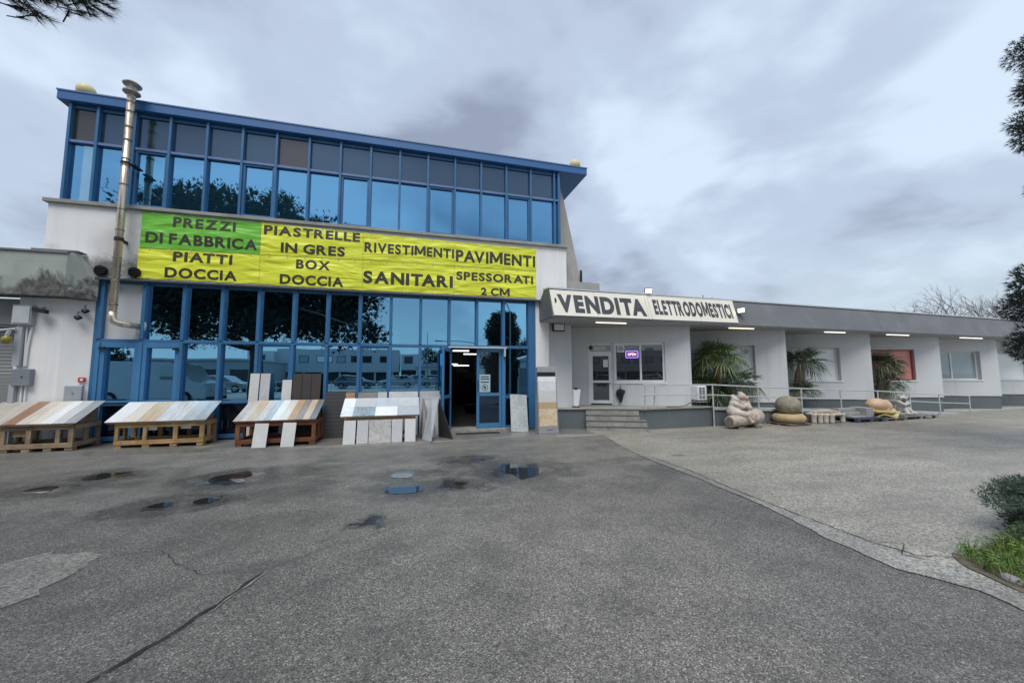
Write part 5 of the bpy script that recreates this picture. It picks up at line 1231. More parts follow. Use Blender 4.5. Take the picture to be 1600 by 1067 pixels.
# bench of rounded columns
sbn = thing('stone_bench', 'cream stone bench with rounded column legs and carved leaf seat', 'bench', tuple(A(8.9, -.4)), AL)
T = LOC(8.88, -.38, 0, .82)
def column(mb, x, y, h):
    mb.lathe([(.05, 0), (.075, .01), (.085, .05), (.08, .12), (.085, h-.12), (.105, h-.06), (.11, h-.02), (.08, h)], (x, y, 0), 14)
for i, (x, y) in enumerate(((-.60, -.02), (-.42, -.12), (-.25, -.20), (-.06, -.28), (.62, -.20), (.62, .15), (-.35, .35), (.3, .42))):
    mb = MB(T); column(mb, x, y, .36 if i < 5 else .34); mb.build('leg', m_col, sbn, smooth=True)
mb = MB(T)
mb.prism([(-.16, -.29, .27), (.62, -.27, .27), (.70, .30, .27), (.2, .55, .27), (-.55, .30, .27), (-.68, .02, .27)], (0, 0, .09))
mb.build('seat', m_col, sbn, bevel=.03)
mb = MB(T); mb.tube([(-.45, .1, .38), (-.2, .05, .42), (.02, -.06, .42), (.12, -.24, .38)], [.05, .07, .08, .05], 12); mb.tube([(.12, .40, .37), (.30, .2, .41), (.46, 0, .41), (.56, -.2, .37)], [.04, .06, .065, .04], 12)
mb.build('carved_leaf', m_bear, sbn, smooth=True, remesh=.016, sm_it=3)
mb = MB(T); mb.ell((.28, .02, .362), (.28, .24, .03)); mb.build('seat_inlay', m_ring, sbn, smooth=True)
mb = MB(T); mb.prism([(.1, .3, .0), (.75, .3, 0), (.75, .42, 0), (.1, .42, 0)], (0, 0, .3)); mb.build('back_slab', m_grey_st, sbn)
# grey stone pieces on a blue pallet
pallet('blue pallet carrying grey stone blocks beside the cream bench', 10.35, -.38, 1.25, .75, m_palb, 0, .13)
gs = thing('stone_block', 'grey H shaped stone block lying on the blue pallet', 'stone', tuple(A(10.3, -.35, .13)), AL)
T = LOC(10.3, -.33)
mb = MB(T); mb.box(-.50, .45, -.25, .30, .13, .17); mb.build('slab', m_grey_st, gs, bevel=.01)
mb = MB(T); mb.box(-.48, .30, -.05, .18, .171, .28); mb.build('web', m_grey_st, gs, bevel=.015)
mb = MB(T); mb.box(.16, .50, -.24, .26, .172, .42); mb.build('end_block', m_grey_st, gs, bevel=.015)
mb = MB(T); mb.box(-.62, .155, .05, .28, .282, .39); mb.build('top_block', m_grey_st, gs, bevel=.015)
# snail
pallet('dark pallet under the peach marble snail', 11.5, -.38, 1.0, .75, m_palw, 0, .10)
sn = thing('snail_sculpture', 'peach marble snail sculpture with round shell on a yellow leaf shaped foot', 'sculpture', tuple(A(11.45, -.38, .1)), AL)
T = LOC(11.42, -.36)
mb = MB(T); mb.ell((-.10, 0, .47), (.36, .27, .225), n=26, m=16); mb.ell((.22, .0, .43), (.24, .22, .22), n=22, m=14); mb.ell((.0, 0, .32), (.33, .24, .10)); mb.build('shell', m_snail, sn, remesh=.018, sm_it=2)
mb = MB(T)
mb.ell((-.10, -.03, .27), (.42, .26, .08)); mb.ell((-.46, -.05, .30), (.12, .12, .08)); mb.limb((-.48, -.1, .33), (-.52, -.12, .42), .03, .02); mb.ell((.2, -.05, .25), (.45, .26, .06)); mb.build('body', m_snailb, sn, remesh=.018, sm_it=3)
mb = MB(T); n_ = 26; vs = [(.05, -.0, .14)]
for i in range(n_):
    a = 2*math.pi*i/n_; rr = (.55+.08*math.sin(3*a)+.05*math.sin(7*a+1)); vs.append((.15+rr*1.15*math.cos(a), rr*.62*math.sin(a), .17+.05*math.sin(5*a)+.12*max(0, math.cos(a))))
b0 = len(vs); vs += [(x, y, z-.05) for x, y, z in vs]
mb.add(vs, [(0, i+1, (i+1) % n_+1) for i in range(n_)]+[(b0, b0+(i+1) % n_+1, b0+i+1) for i in range(n_)]+[(i+1, b0+i+1, b0+(i+1) % n_+1, (i+1) % n_+1) for i in range(n_)])
mb.build('leaf_foot', stone('pale_yellow_onyx', (.47, .39, .16), (.68, .62, .36), 5, .5, .2), sn)
# seated animal figure
pallet('grey pallet under the seated pale stone animal figure', 12.85, -.36, 1.7, .7, m_palg, 0, .13)
fg = thing('animal_sculpture', 'pale stone figure of a seated eared animal with dark face and folded arms', 'sculpture', tuple(A(12.7, -.36, .13)), AL)
T = LOC(12.62, -.34, 0, .92)
mb = MB(T); mb.ell((.02, 0, .17), (.40, .26, .045)); mb.build('base', m_grey_st, fg, smooth=True)
mb = MB(T)
mb.ell((.03, .02, .32), (.19, .16, .20)); mb.ell((.0, .02, .50), (.17, .14, .15)); mb.ell((.03, .03, .70), (.15, .13, .12))
mb.limb((-.12, .0, .76), (-.20, -.02, .86), .05, .02); mb.limb((.14, .02, .78), (.20, .02, .85), .045, .02); mb.ell((.10, -.06, .73), (.10, .06, .06))
mb.limb((-.19, .0, .60), (-.13, -.15, .50), .06, .055); mb.limb((-.13, -.15, .50), (.10, -.16, .55), .055, .045); mb.limb((.18, -.02, .58), (.13, -.16, .54), .055, .045)
mb.limb((-.05, -.10, .34), (-.10, -.20, .19), .09, .06); mb.limb((.12, -.10, .34), (.17, -.20, .19), .09, .06); mb.ell((-.12, -.25, .185), (.08, .09, .035)); mb.ell((.20, -.25, .185), (.08, .09, .035))
mb.build('body', stone('pale_grey_stone', (.42, .40, .375), (.58, .56, .535), 8), fg, remesh=.014, sm_it=3)
mb = MB(T); mb.ell((-.035, -.085, .66), (.09, .055, .09)); mb.build('face', m_dkst, fg, smooth=True)
# boulder
mb = MB(); c_ = A(14.75, 1.15, .52)
mb.ell(c_, (.62, .32, .20), Matrix.Rotation(R(10), 3, 'Y'), n=28, m=18)
mb.v = [p+Vector((1, 1, 1))*0.05*noise.noise(p*2.5)+(p-c_)*0.12*noise.noise(p*5) for p in mb.v]
tag(mb.build('boulder', stone('pale_green_grey_boulder', (.33, .35, .31), (.55, .56, .53), 5), loc=tuple(c_), smooth=True), 'smooth pale grey boulder lying under the third palm by the pink window', 'boulder')
mb = MB(); c2 = A(15.0, 1.15, .22); mb.ell(c2, (.5, .3, .24), n=20, m=12); mb.v = [p+(p-c2)*0.3*noise.noise(p*4) for p in mb.v]
tag(mb.build('boulder', m_grey_st, loc=tuple(c2), smooth=True), 'grey rock supporting the smooth pale boulder under the third palm', 'boulder')

# ------------------------------------------------------------------ plants
m_palm = foliage('palm_leaf', (.06, .11, .03), (.14, .20, .065), (.24, .28, .11), .45, .2)
m_palm2 = foliage('dark_palm_leaf', (.035, .065, .032), (.085, .135, .062), (.16, .20, .10), .45, .15)
m_trunk = stone('fibrous_palm_trunk', (.13, .065, .045), (.26, .15, .105), 14); m_trunk2 = stone('grey_brown_palm_trunk', (.14, .105, .075), (.27, .21, .155), 14); m_bark = stone('pine_bark', (.06, .045, .035), (.15, .12, .10), 6)
def clipwall(p):
    """keep palm leaves on the yard side of the slanted wall they grow beside"""
    q = AT.inverted() @ p
    for k in range(len(TIPS)):
        u0 = TIPS[k-1] if k else .9
        if u0 <= q.x <= TIPS[k]:
            vmax = VD+(V1-VD)*(q.x-u0)/(TIPS[k]-u0)-.06
            if q.y > vmax: q.y = vmax
    for t_ in TIPS:
        if abs(q.x-t_) < .14 and q.y > V1-.05: q.y = V1-.05
    return AT @ q
def frond(mb, base, az, el, plen, size, rnd, droop):
    d = Vector((math.cos(az)*math.cos(el), math.sin(az)*math.cos(el), math.sin(el)))
    side = Vector((-math.sin(az), math.cos(az), 0)); tip = base+d*plen-Vector((0, 0, plen*plen*.12)); up = side.cross(d)*-1
    mb.v += []
    P = [clipwall(base), clipwall(base.lerp(tip, .5)+Vector((0, 0, .03))), clipwall(tip)]
    mb.tube(P, .009, 4, False)
    n_ = 20; d2 = (d-Vector((0, 0, .25+droop))).normalized()
    for i in range(n_):
        a = R(-125+250*i/(n_-1)); L = size*(.72+.28*math.cos(a*.75))*rnd.uniform(.85, 1.1)
        ld = (d2*math.cos(a)+side*math.sin(a)+up*.18*abs(math.sin(a))).normalized(); w = size*.030
        wd = ld.cross(up).normalized()*w
        m1 = tip+ld*L*.55+up*.02; e1 = tip+ld*L+Vector((rnd.uniform(-.06, .06), rnd.uniform(-.06, .06), -(droop*.55+.14)*L*rnd.uniform(.1, 1.9)))
        fold = up*w*.5
        vs = [tip, m1+wd+fold, m1-wd+fold, e1, m1]
        mb.add([clipwall(p) for p in vs], [(0, 4, 1), (0, 2, 4), (4, 3, 1), (4, 2, 3)])
def palm(label, u, v, z0, heads, group='fan palms in the bays'):
    rnd = random.Random(int(u*37)); base = A(u, v, z0)
    root = thing('fan_palm', label, 'palm', tuple(base), 0, group)
    for (du, dv, z, n_, size, plen, m_, tr, lo) in heads:
        top = A(u+du, v+dv, z)
        if tr:
            mb = MB(); mb.tube([base, base.lerp(top, .35)+Vector((.02, 0, 0)), base.lerp(top, .7), top], [tr*1.15, tr*.95, tr*1.1, tr*.8], 12)
            vv = []
            for p in mb.v: vv.append(p+Vector((noise.noise(p*14), noise.noise(p*14+Vector((5, 5, 5))), 0))*.03)
            mb.v = vv; mb.build('trunk', m_trunk if u < 8 else m_trunk2, root)
        mb = MB()
        for i in range(n_):
            az = 2.39996*i+rnd.uniform(-.3, .3); el = R(lo+(66-lo)*(i/(n_-1))**1.2+rnd.uniform(-8, 8))
            frond(mb, top+Vector((rnd.uniform(-.04, .04), rnd.uniform(-.04, .04), rnd.uniform(-.06, .05))), az, el, plen*rnd.uniform(.75, 1.15)*(1.0-.25*max(0, math.sin(el))), size*rnd.uniform(.85, 1.1), rnd, .35 if el < .2 else .1)
        mb.build('crown', m_, root)
palm('tallest bushy fan palm with reddish trunk and several crowns beside the air conditioner', 5.95, .85, .5, [(.06, -.05, 1.95, 26, .60, .50, m_palm, .12, -15), (.85, -.1, 1.22, 20, .50, .46, m_palm2, .05, -30), (-.35, .15, 1.12, 26, .55, .48, m_palm2, .05, -40), (.1, -.0, .75, 18, .45, .4, m_palm2, 0, -20)])
palm('leaning fan palm with thick pale trunk before the white blind window', 9.35, .85, .35, [(.34, -.05, 1.88, 24, .56, .44, m_palm2, .14, -12), (.25, -.1, .90, 16, .40, .34, m_palm2, 0, -10)])
palm('dense dark fan palm before the salmon pink window', 13.55, .85, .3, [(.28, -.05, 1.84, 30, .50, .38, m_palm2, .12, -35), (.45, -.1, 1.15, 20, .46, .38, m_palm2, .06, -35)])

def tufts(mb, c, r, n_, ln, w, rnd, squash=(1, 1, 1), up=.3, per=5):
    """needle tufts: little fans of narrow blades scattered through a clump"""
    for _ in range(n_):
        while True:
            q = Vector((rnd.uniform(-1, 1), rnd.uniform(-1, 1), rnd.uniform(-1, 1)))
            if q.length <= 1: break
        p = Vector(c)+Vector((q.x*r*squash[0], q.y*r*squash[1], q.z*r*squash[2]))
        d = (q+Vector((rnd.uniform(-.4, .4), rnd.uniform(-.4, .4), up+rnd.uniform(-.3, .4)))).normalized()
        a = d.orthogonal().normalized(); b = d.cross(a)
        for k in range(per):
            t = rnd.uniform(0, 2*math.pi); s_ = rnd.uniform(.25, .9)
            e = (d+(a*math.cos(t)+b*math.sin(t))*s_).normalized(); wv = e.cross(d+Vector((.01, .02, .03))).normalized()*w
            L = ln*rnd.uniform(.6, 1.15)
            mb.add([p-wv*.6, p+wv*.6, p+e*L], [(0, 1, 2)])
m_pine = foliage('pine_needles', (.010, .018, .012), (.022, .036, .02), (.035, .05, .025), .6, .06)
m_conif = foliage('conifer_needles', (.008, .016, .014), (.020, .034, .028), (.035, .05, .04), .6, .06)
m_junip = foliage('juniper_needles', (.035, .075, .058), (.08, .13, .10), (.13, .15, .075), .6, .12)
m_cyp = foliage('cypress_leaves', (.010, .020, .012), (.022, .04, .022), (.03, .05, .028), .6, .06)
# big umbrella pine behind the camera, mirrored in the glass; one branch reaches over the yard
rnd = random.Random(5)
pine = thing('umbrella_pine', 'large dark umbrella pine with a needle branch hanging into the top left corner', 'tree', (-8.4, -5, 0))
mb = MB(); mb.tube([(-8.4, -5, 0), (-8.5, -5.1, 2.5), (-8.8, -5, 5.5), (-9.2, -4.9, 9)], [.42, .34, .28, .15], 14); mb.build('trunk', m_bark, pine, smooth=True)
mb = MB(); CL = []
for i in range(400):
    a = rnd.uniform(0, 2*math.pi); q = math.sqrt(rnd.random()); x = -9.0+7.0*q*math.cos(a); y = -5+6.0*q*math.sin(a)
    top = 11.9-4.4*q**2.4+rnd.uniform(-.4, .3); bot = 3.6+1.2*(1-q)+rnd.uniform(-.5, 1.0)
    CL.append((x, y, bot+(top-bot)*rnd.random()**.8, rnd.uniform(.9, 1.6)))
for x, y, z, r_ in CL: tufts(mb, (x, y, z), r_*.72, 46, .34, .13, rnd, (1.1, 1.1, .7), .4, 4); tufts(mb, (x, y, z), r_, 110, .17, .024, rnd, (1.1, 1.1, .72), .4, 7)
mb.build('crown', m_pine, pine)
mb = MB()
for x, y, z, r_ in CL[:60]: mb.tube([(-8.9, -5, min(8.5, max(3, z-1.5))), ((x-8.9)/2, (y-5)/2, z-.8), (x, y, z)], [.10, .06, .03], 6)
mb.tube([(-9, -4.9, 6), (-6.5, -2, 5.2), (-4.2, .6, 4.4), (-2.6, 2.2, 3.75)], [.12, .09, .05, .02], 8)
mb.build('limb', m_bark, pine)
mb = MB()
for (x, y, z, k) in ((-2.2, 2.6, 3.60, 1), (-2.06, 2.62, 3.50, 1), (-1.95, 2.6, 3.60, 1), (-1.84, 2.6, 3.60, 1), (-2.3, 2.5, 3.52, 1), (-2.12, 2.6, 3.66, 1), (-2.4, 2.6, 3.62, 1), (-1.98, 2.55, 3.68, 1), (-1.82, 2.6, 3.68, 1)):
    for j in range(16):
        c_ = Vector((x+rnd.uniform(-.08, .08), y+rnd.uniform(-.12, .12), z+rnd.uniform(-.03, .07))); d = Vector((rnd.uniform(.1, .9), rnd.uniform(-.4, .5), rnd.uniform(-.7, .15))).normalized()
        mb.tube([c_-d*.12, c_], .0035, 4)
        a = d.orthogonal().normalized(); b = d.cross(a)
        for k in range(46):
            t = rnd.uniform(0, 2*math.pi); e = (d+(a*math.cos(t)+b*math.sin(t))*rnd.uniform(.15, .75)).normalized()
            q = c_-d*rnd.uniform(0, .06); wv = e.cross(a+b*.3).normalized()*.0012; L = rnd.uniform(.045, .085)
            mb.add([q-wv, q+wv, q+e*L], [(0, 1, 2)])
mb.build('needle_branch', foliage('grey_pine_needles', (.035, .038, .03), (.055, .058, .048), (.08, .08, .07), .6, .2), pine)
# conifer at the right edge
con = thing('dark_conifer', 'tall dark conifer at the right edge with boughs reaching in front of the annex', 'tree', (12.9, 4.3, 0))
mb = MB(); mb.tube([(12.9, 4.3, 0), (12.85, 4.3, 3), (12.9, 4.3, 8.2)], [.24, .19, .06], 12); mb.build('trunk', m_bark, con, smooth=True)
mb = MB(); lb_ = MB()
BO = [(10.80, 4.0, 5.95, .14), (10.92, 4.0, 5.8, .18), (11.05, 4.1, 6.2, .22), (11.25, 4.0, 6.85, .2), (11.3, 4.0, 5.9, .36), (10.98, 4.0, 3.85, .14), (10.35, 4.0, 2.95, .22), (10.42, 4.0, 2.62, .28), (10.25, 4.0, 2.78, .17), (10.55, 4.0, 3.15, .28), (10.5, 4.0, 2.2, .26), (10.6, 4.1, 1.9, .30), (10.9, 4.1, 2.7, .45), (10.85, 4.1, 3.3, .25), (11.25, 4.0, 4.9, .22), (10.8, 4.1, 2.0, .4)]
for i in range(60):
    z = rnd.uniform(1.4, 8.6); rr = 2.0*(1-(z-1.4)/8.2)+.25; a = rnd.uniform(0, 2*math.pi); q = math.sqrt(rnd.uniform(.2, 1))
    x = 13.0+rr*q*math.cos(a)
    if x/(4.3+rr*q*math.sin(a)) > 2.86: BO.append((x, 4.3+rr*q*math.sin(a), z, rnd.uniform(.35, .6)))
for x, y, z, r_ in BO:
    tufts(mb, (x, y, z), r_, int(330*(r_/.35)**2)+40, .10, .009, rnd, (1.1, 1, .75), -.05, 6); lb_.tube([(12.88, 4.3, z+.3), ((x+12.88)/2, (y+4.3)/2, z+.15), (x, y, z)], [.05, .03, .012], 5)
mb.build('crown', m_conif, con); lb_.build('limb', m_bark, con)
# juniper and its bed at the right
bush = thing('juniper_bush', 'low blue green juniper bush spreading over the grass at the lower right', 'bush', (6.5, 2.25, 0))
mb = MB(); br = MB()
for i in range(84):
    a = R(rnd.uniform(95, 265)) if i < 66 else rnd.uniform(0, 6.28); L = rnd.uniform(.5, 1.05); z1 = rnd.choice([.06, .12, .2, .28, .36, .43])+rnd.uniform(-.05, .04)
    L *= rnd.choice((.8, 1, 1, 1.22)); p0 = Vector((6.5, 2.3, .10)); p1 = Vector((6.5+L*1.3*math.cos(a), 2.3+L*math.sin(a)*(.22 if math.sin(a) > 0 else .6), z1)); br.tube([p0, p0.lerp(p1, .5)+Vector((0, 0, .05)), p1], [.016, .010, .004], 5)
    for k in range(9):
        t = .35+.65*k/8; c_ = p0.lerp(p1, t)+Vector((0, 0, .06*math.sin(t*3))); tufts(mb, c_, .085*(1.25-t*.5), 34, .05, .0035, rnd, (1.3, 1.2, .6), .15, 6)
mb.build('foliage', m_junip, bush); br.build('stem', m_bark, bush)
sheet('planting_soil', rough_line([(4.44, 2.28), (4.18, 2.08), (4.12, 1.86), (4.02, 1.62), (4.0, 1.3), (4.6, .9), (8.5, 1.0), (9.5, 2.4), (8, 2.75), (6.2, 2.5), (5.2, 2.32), (4.44, 2.22)], .02, .1, 51), .012, M('leafy_soil', (.10, .088, .062), .9, 0, .5, 14, .8, 40, (.20, .17, .11), .6))
mb = MB()
def inpoly(x, y, P):
    r_ = False
    for (a, b), (c, d) in zip(P, P[1:]+P[:1]):
        if (b > y) != (d > y) and x < (c-a)*(y-b)/(d-b)+a: r_ = not r_
    return r_
GP = [(4.5, 2.28), (4.3, 2.12), (4.2, 1.9), (4.12, 1.6), (4.4, 1.2), (8, 1.2), (8.5, 2.6), (6.2, 2.42), (5.2, 2.27)]
k = 0
while k < 8000:
    x, y = rnd.uniform(4.1, 7.6), rnd.uniform(1.2, 2.9)
    if x > 5.8 and rnd.random() < .5: continue
    if not inpoly(x, y, GP) or noise.noise(Vector((x*3, y*3, 1))) < -.22: continue
    k += 1; h = rnd.uniform(.04, .13)*(1+.7*noise.noise(Vector((x*2.2, y*2.2, 4)))); a = rnd.uniform(0, 6.28); l_ = Vector((math.cos(a), math.sin(a), 0)); s_ = Vector((-math.sin(a), math.cos(a), 0))
    p = Vector((x, y, .012))
    if k % 3 == 0:      # clover like leaves among the blades
        c_ = p+Vector((0, 0, h)); w = rnd.uniform(.010, .02); mb.add([c_-l_*w, c_+s_*w*.8, c_+l_*w+Vector((0, 0, .006)), c_-s_*w*.8], [(0, 1, 2, 3)])
    else:
        mb.add([p-s_*.004, p+s_*.004, p+l_*h*.7+Vector((0, 0, h))], [(0, 1, 2)])
tag(mb.build('grass', foliage('fresh_grass', (.07, .15, .015), (.15, .25, .035), (.26, .28, .08), .5, .3)), kind='stuff')
for i, (x, y, r_, lb_) in enumerate(((4.08, 1.52, .14, 'rounded concrete edging stone at the right corner of the grass bed'), (4.22, 1.86, .045, 'small pale stone on the edge of the grass bed'))):
    mb = MB(); mb.ell((x, y, .02), (r_, r_*1.6, .035 if i else .05), Matrix.Rotation(R(-20), 3, 'Z'), n=14, m=8); mb.v = [p+Vector((0, 0, .01))*noise.noise(p*20) for p in mb.v]
    tag(mb.build('edging_stone', m_conc, loc=(x, y, 0), smooth=True), lb_, 'stone')
# bare winter trees far behind the annex
m_twig = M('grey_twigs', (.20, .18, .18), .8)
def bare_tree(x, y, h, seed, label, dense):
    rnd = random.Random(seed); root = thing('bare_tree', label, 'tree', (x, y, 0), 0, 'bare trees beyond the annex roof'); tk = MB(); cr_ = MB()
    def grow(mb, p, d, L, r_, lv):
        q = p+d*L; m_ = p.lerp(q, .5)+Vector((rnd.uniform(-1, 1), rnd.uniform(-1, 1), 0))*L*.06
        mb.tube([p, m_, q], [r_, r_*.85, r_*.68], 5 if lv < 3 else 3, False)
        if lv >= 5+dense: return
        for _ in range(3 if lv < 3 else 2+dense):
            a = rnd.uniform(0, 6.28); o_ = d.orthogonal().normalized(); e = (d+(o_*math.cos(a)+d.cross(o_)*math.sin(a))*rnd.uniform(.35, .85)+Vector((0, 0, .12))).normalized()
            grow(cr_, p.lerp(q, rnd.uniform(.6, 1)), e, L*rnd.uniform(.6, .82), r_*.60, lv+1)
    grow(tk, Vector((x, y, 0)), Vector((rnd.uniform(-.06, .06), 0, 1)), h*.36, h*.011, 0)
    tk.build('trunk', m_twig, root); cr_.build('crown', m_twig, root)
for i, (px_, h, D, dn, lb_) in enumerate(((86.3, 16.5, 45, 0, 'small lone bare tree beyond the annex roof, leftmost of the bare trees'), (92.5, 16.5, 47, 0, 'slender bare tree with reddish twigs beyond the roof'), (97.5, 20.5, 46, 0, 'tall bare tree beyond the roof with upright forks'), (102.2, 21.0, 45, 0, 'tallest bare tree beyond the annex roof near the conifer'), (105.5, 16.8, 43, 1, 'dense dark bare tree beyond the roof beside the conifer'), (110, 17.5, 44, 1, 'bare tree beyond the roof half hidden by the conifer'))):
    bare_tree(px_, D, h, 60+i, lb_, dn)

# ------------------------------------------------------------------ the far side of the yard (behind the camera, seen mirrored in the glass)
m_bw = M('pale_rendered_building', (.50, .52, .52), .8, 0, .06, .4, 0, 60, (.35, .36, .36), .3, True); m_bd = M('dark_shop_recess', (.05, .055, .055), .7); m_bg = mirror_glass('dull_far_glass', (.5, .55, .6), (.03, .04, .05), .4)
m_br = M('grey_shed_cladding', (.36, .39, .40), .7, 0, .06, .5)
ob = thing('office_building', 'pale two storey office block across the yard, mirrored in the glass', 'building', (-12, -56, 0))
mb = MB(); mb.box(-22, -1.5, -68, -55, 2.0, 6.1); mb.box(-26, -22, -66, -53.5, 1.9, 5.6); mb.box(-9, -7.6, -62, -60, 6.1, 6.9); mb.build('wall', m_bw, ob)
mb = MB(); mb.box(-21.8, -1.7, -67.8, -56.2, 0, 2.0); mb.box(-25.8, -22, -65.8, -54.5, 0, 1.9); mb.build('ground_floor', m_bd, ob)
for i, x in enumerate((-24, -17.8, -14.4, -11.6, -9.2, -7.2, -4.2)):
    y = -53.5 if i == 0 else -55; w = (1.5, 1.6, 2.6, 1.6, 1.5, 1.5, 1.5)[i]
    wn_ = MB().box(x-w/2, x+w/2, y, y+.05, 3.7, 4.95).build('window', m_bd, ob); MB().box(x-w/2+.1, x+w/2-.1, y+.052, y+.06, 3.8, 4.85).build('pane', m_bg if i != 2 else m_blind, wn_)
mb = MB()
for i in range(7): mb.box(-20.9+3*i, -20.6+3*i, -55.6, -55.2, 0, 2.0)
mb.build('column', m_bw, ob)
o2 = thing('balcony_house', 'smaller pale house with a balcony right of the office block, mirrored in the glass', 'building', (1.5, -55, 0))
MB().box(-1.2, 2.6, -62, -56, 0, 5.4).build('wall', m_bw, o2); MB().box(-1.2, 3.6, -56, -54.2, 2.4, 3.5).build('balcony', m_bw, o2)
MB().box(-.6, 1.0, -55.98, -55.93, 3.6, 5.0).build('window', m_bd, o2); MB().box(-1.0, 2.4, -55.98, -55.9, .2, 2.2).build('shop_window', m_bd, o2)
sh = thing('long_shed', 'long low grey shed across the yard left of the office block', 'building', (-27, -42, 0))
MB().box(-37, -20.6, -56, -41, 0, 3.5).build('wall', m_br, sh); MB().box(-37.3, -20.4, -56.3, -40.7, 3.5, 3.75).build('roof', m_bw, sh)
mb = MB()
for i in range(5): mb.box(-36+3.1*i, -33.8+3.1*i, -41.02, -40.96, 0.1, 2.3)
mb.build('shed_door', m_bd, sh)
kb = thing('gabled_kiosk', 'low white gabled kiosk across the yard beyond the parked cars', 'building', (4.5, -45, 0))
MB().box(1.5, 7.0, -49, -44, 0, 2.7).build('wall', m_bw, kb); MB().prism([(1.2, -43.7, 2.7), (7.3, -43.7, 2.7), (4.2, -43.7, 3.5)], (0, -5.6, 0)).build('roof', m_br, kb)
for x in (2.3, 4.2, 5.8): MB().box(x-.5, x+.5, -43.99, -43.95, .9, 2.2).build('window', m_bd, kb)
k3 = thing('far_house', 'pale house across the yard behind the cypress', 'building', (20, -38, 0))
MB().box(16, 25, -46, -38, 0, 3.6).build('wall', m_bw, k3); MB().prism([(15.6, -37.6, 3.6), (25.4, -37.6, 3.6), (20.5, -37.6, 4.9)], (0, -8.8, 0)).build('roof', m_br, k3)
def blob_tree(name, label, x, y, h, r, seed, mat, squash=1.0, trunk=True, group=None, z0=.25, cat='tree', n_=46, per=70, shape=None):
    rnd = random.Random(seed); root = thing(name, label, cat, (x, y, 0), 0, group)
    MB().tube([(x, y, 0), (x+.1, y, h*.5), (x, y, h*.85)], [r*.09, r*.07, r*.02], 8).build('trunk', m_bark, root)
    mb = MB()
    for i in range(n_):
        t = rnd.random(); a = rnd.uniform(0, 6.28); z = h*(z0+(1-z0)*t); rr = r*(shape(t) if shape else math.sqrt(max(.05, 1-(2*t-1)**2)))*math.sqrt(rnd.uniform(.15, 1))
        tufts(mb, (x+rr*math.cos(a), y+rr*math.sin(a), z-.15*r), r*.34, per, r*.15, r*.035, rnd, (1, 1, .9), .4, 5)
    mb.build('crown', mat, root); return root
blob_tree('cypress', 'broad dark cypress across the yard mirrored above the entrance door', 7.5, -10, 6.5, 1.25, 71, m_cyp, group=None, z0=.02, n_=200, per=130, shape=lambda t: (.85+.15*math.sin(t*9)) if t < .93 else .6)
for i, (x, y, h, r, lb_) in enumerate(((5, -75, 7.5, 3.2, 'round tree behind the gabled kiosk'), (9, -78, 8.5, 3.0, 'pointed tree behind the gabled kiosk to the right'), (13, -72, 8, 3.4, 'tree between the kiosk and the far house'), (26, -60, 9, 4.0, 'bushy tree behind the far house'), (19, -62, 8, 3.5, 'tree over the roof of the far house'), (-31, -28, 5.6, 3.0, 'dark tree before the long shed at its far end'))):
    blob_tree('leafy_tree', lb_+', mirrored in the glass', x, y, h, r, 80+i, m_cyp, group='trees across the yard', z0=.15, n_=40, per=50)
def lamp_post(label, base, arm, h):
    root = thing('street_lamp', label, 'street lamp', base, 0, 'street lamps across the yard'); b = Vector(base)
    MB().tube([b, b+Vector((0, 0, h*.55)), b+Vector((0, 0, h*.9))], [.09, .07, .055], 8).build('pole', m_boxd, root)
    e = b+Vector(arm); MB().tube([b+Vector((0, 0, h*.9)), b.lerp(e, .12)+Vector((0, 0, h*.975)), b.lerp(e, .4)+Vector((0, 0, h)), e+Vector((0, 0, h))], .045, 8).build('arm', m_boxd, root)
    MB().box(e.x-.35, e.x+.35, e.y-.12, e.y+.12, h-.06, h+.05).build('lamp_head', m_boxd, root, bevel=.03)
lamp_post('street lamp with an arched arm over the cypress, mirrored in the glass', (7.6, -8.2, 0), (-2.0, .3, 0), 7.1)
lamp_post('street lamp with a long low arm left of the cypress, mirrored in the glass', (7.2, -20, 0), (-4.2, 0, 0), 5.0)
ms_ = thing('mast', 'thin grey mast standing across the yard, mirrored left of the entrance', 'mast', (2.2, -25, 0)); MB().tube([(2.2, -25, 0), (2.2, -25, 6.4)], [.05, .03], 8).build('pole', m_boxd, ms_); MB().box(2.1, 2.3, -25.1, -24.9, 0, .12).build('foot', m_conc, ms_)
# yard railing across the way
rl = thing('yard_railing', 'low galvanised railing along the far edge of the yard', 'railing', (-5, -14, 0))
for z in (.5, .95): MB().tube([(-16, -14, z), (4, -14, z)], .028, 6).build('rail', m_galv, rl)
for i in range(11): MB().tube([(-16+2*i, -14, 0), (-16+2*i, -14, .97)], .03, 6).build('post', m_galv, rl)
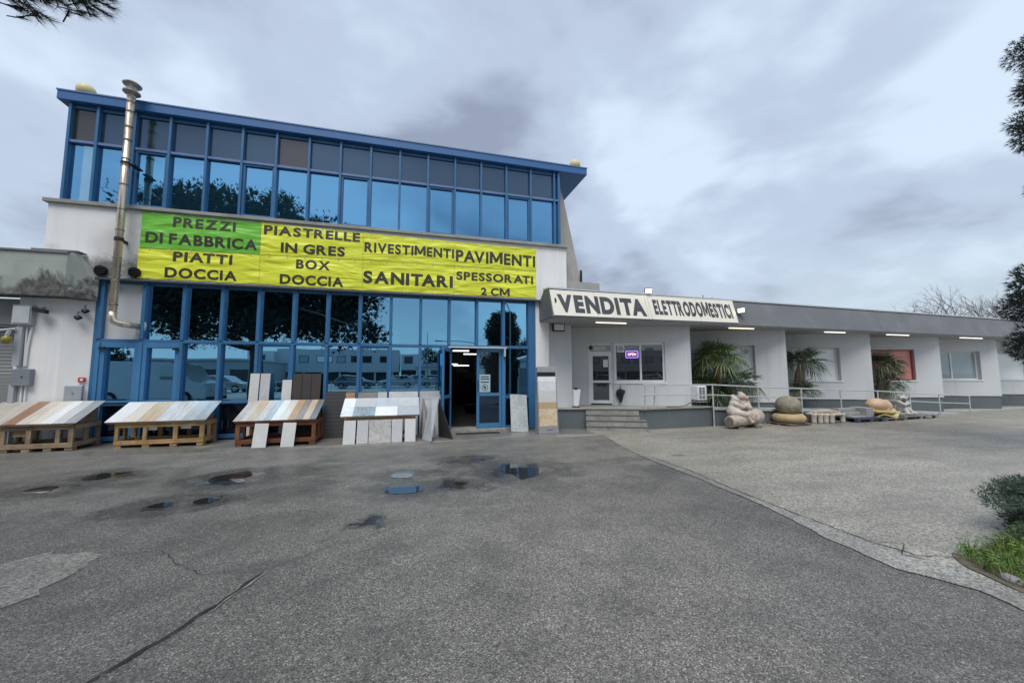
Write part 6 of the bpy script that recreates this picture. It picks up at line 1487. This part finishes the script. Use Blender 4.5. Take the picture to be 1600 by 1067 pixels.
# parked cars and a van
m_tyre = M('black_tyre', (.012, .012, .012), .8); m_rim = M('wheel_rim', (.35, .36, .37), .35, .7); m_lampw = M('headlight_glass', (.6, .62, .64), .15); m_lampr = M('tail_light', (.35, .02, .02), .2); m_carglass = mirror_glass('car_glass', (.5, .55, .58), (.01, .012, .014), .45)
def vehicle(label, cat, name, loc, rz, L, Wd, body_pts, glass_pts, wheels, col, front_z, hw=.33, group='cars parked across the yard'):
    root = thing(name, label, cat, loc, rz, group); T = XF[root.name]
    pm = M('car_paint_%s' % name+str(len(bpy.data.materials)), col, .25, 0, .03, 1)
    mb = MB(T); mb.prism([(x, -Wd/2, z) for x, z in body_pts], (0, Wd, 0)); mb.build('body', pm, root, bevel=.07, smooth=False)
    for gp in glass_pts:
        for sgn in (-1, 1):
            y0 = sgn*(Wd/2+.004); mb = MB(T); mb.prism([(x, y0-.006, z) for x, z in gp], (0, .012, 0)); mb.build('side_window', m_carglass, root)
    for x in wheels:
        for sgn in (-1, 1):
            y = sgn*(Wd/2-.08); mb = MB(T); mb.tube([(x, y-.11, hw), (x, y+.11, hw)], hw, 18); w_ = mb.build('wheel', m_tyre, root)
            mb = MB(T); mb.tube([(x, y-.118, hw), (x, y+.118, hw)], hw*.6, 14); mb.build('rim', m_rim, w_)
    xf = max(p[0] for p in body_pts); xb = min(p[0] for p in body_pts)
    for sgn in (-1, 1):
        MB(T).box(xf-.18, xf+.012, sgn*(Wd/2-.32)-.18, sgn*(Wd/2-.32)+.18, front_z, front_z+.16).build('headlight', m_lampw, root, bevel=.03)
        MB(T).box(xb-.012, xb+.12, sgn*(Wd/2-.22)-.12, sgn*(Wd/2-.22)+.12, front_z+.05, front_z+.25).build('tail_light', m_lampr, root, bevel=.02)
    MB(T).box(xf-.05, xf+.02, -Wd/2+.1, Wd/2-.1, .25, .42).build('bumper', m_black, root, bevel=.02)
    return root
HB = [(-2.0, .28), (2.0, .28), (2.05, .62), (1.9, .80), (1.05, .94), (.35, 1.42), (-1.2, 1.48), (-1.85, 1.02), (-2.03, .75)]
HG = [[(.85, .97), (.28, 1.36), (-.25, 1.38), (-.25, .97)], [(-.33, .97), (-.33, 1.38), (-1.12, 1.40), (-1.5, 1.0)]]
for i, (x, y, a, col, lb_) in enumerate(((-15.5, -19, 8, (.30, .31, .32), 'silver hatchback parked beyond the railing behind the pine trunk'), (-10.2, -20, 172, (.09, .10, .11), 'dark grey hatchback parked beyond the railing'), (-5.6, -26, 5, (.12, .16, .22), 'dark blue hatchback parked before the office block'), (-1.2, -27, 178, (.42, .43, .44), 'white hatchback parked left of the mast'), (3.6, -28, 4, (.32, .33, .35), 'light grey hatchback parked before the gabled kiosk'), (0.9, -36, 175, (.30, .31, .32), 'mid grey hatchback parked in the second row'))):
    vehicle(lb_+', mirrored in the glass', 'car', 'parked_car', (x, y, 0), R(a), 4, 1.75, HB, HG, (-1.25, 1.3), col, .62)
VB = [(-2.5, .32), (2.45, .32), (2.5, .75), (2.35, 1.08), (1.75, 1.25), (1.2, 2.0), (.8, 2.16), (-2.45, 2.18), (-2.52, .8)]
VG = [[(1.6, 1.28), (1.12, 1.92), (.45, 1.95), (.45, 1.28)]]
vehicle('white delivery van parked across the yard, mirrored behind the second display table', 'van', 'delivery_van', (-12.0, -3.2, 0), R(4), 5, 1.95, VB, VG, (-1.6, 1.5), (.66, .68, .69), .72, .36, None)
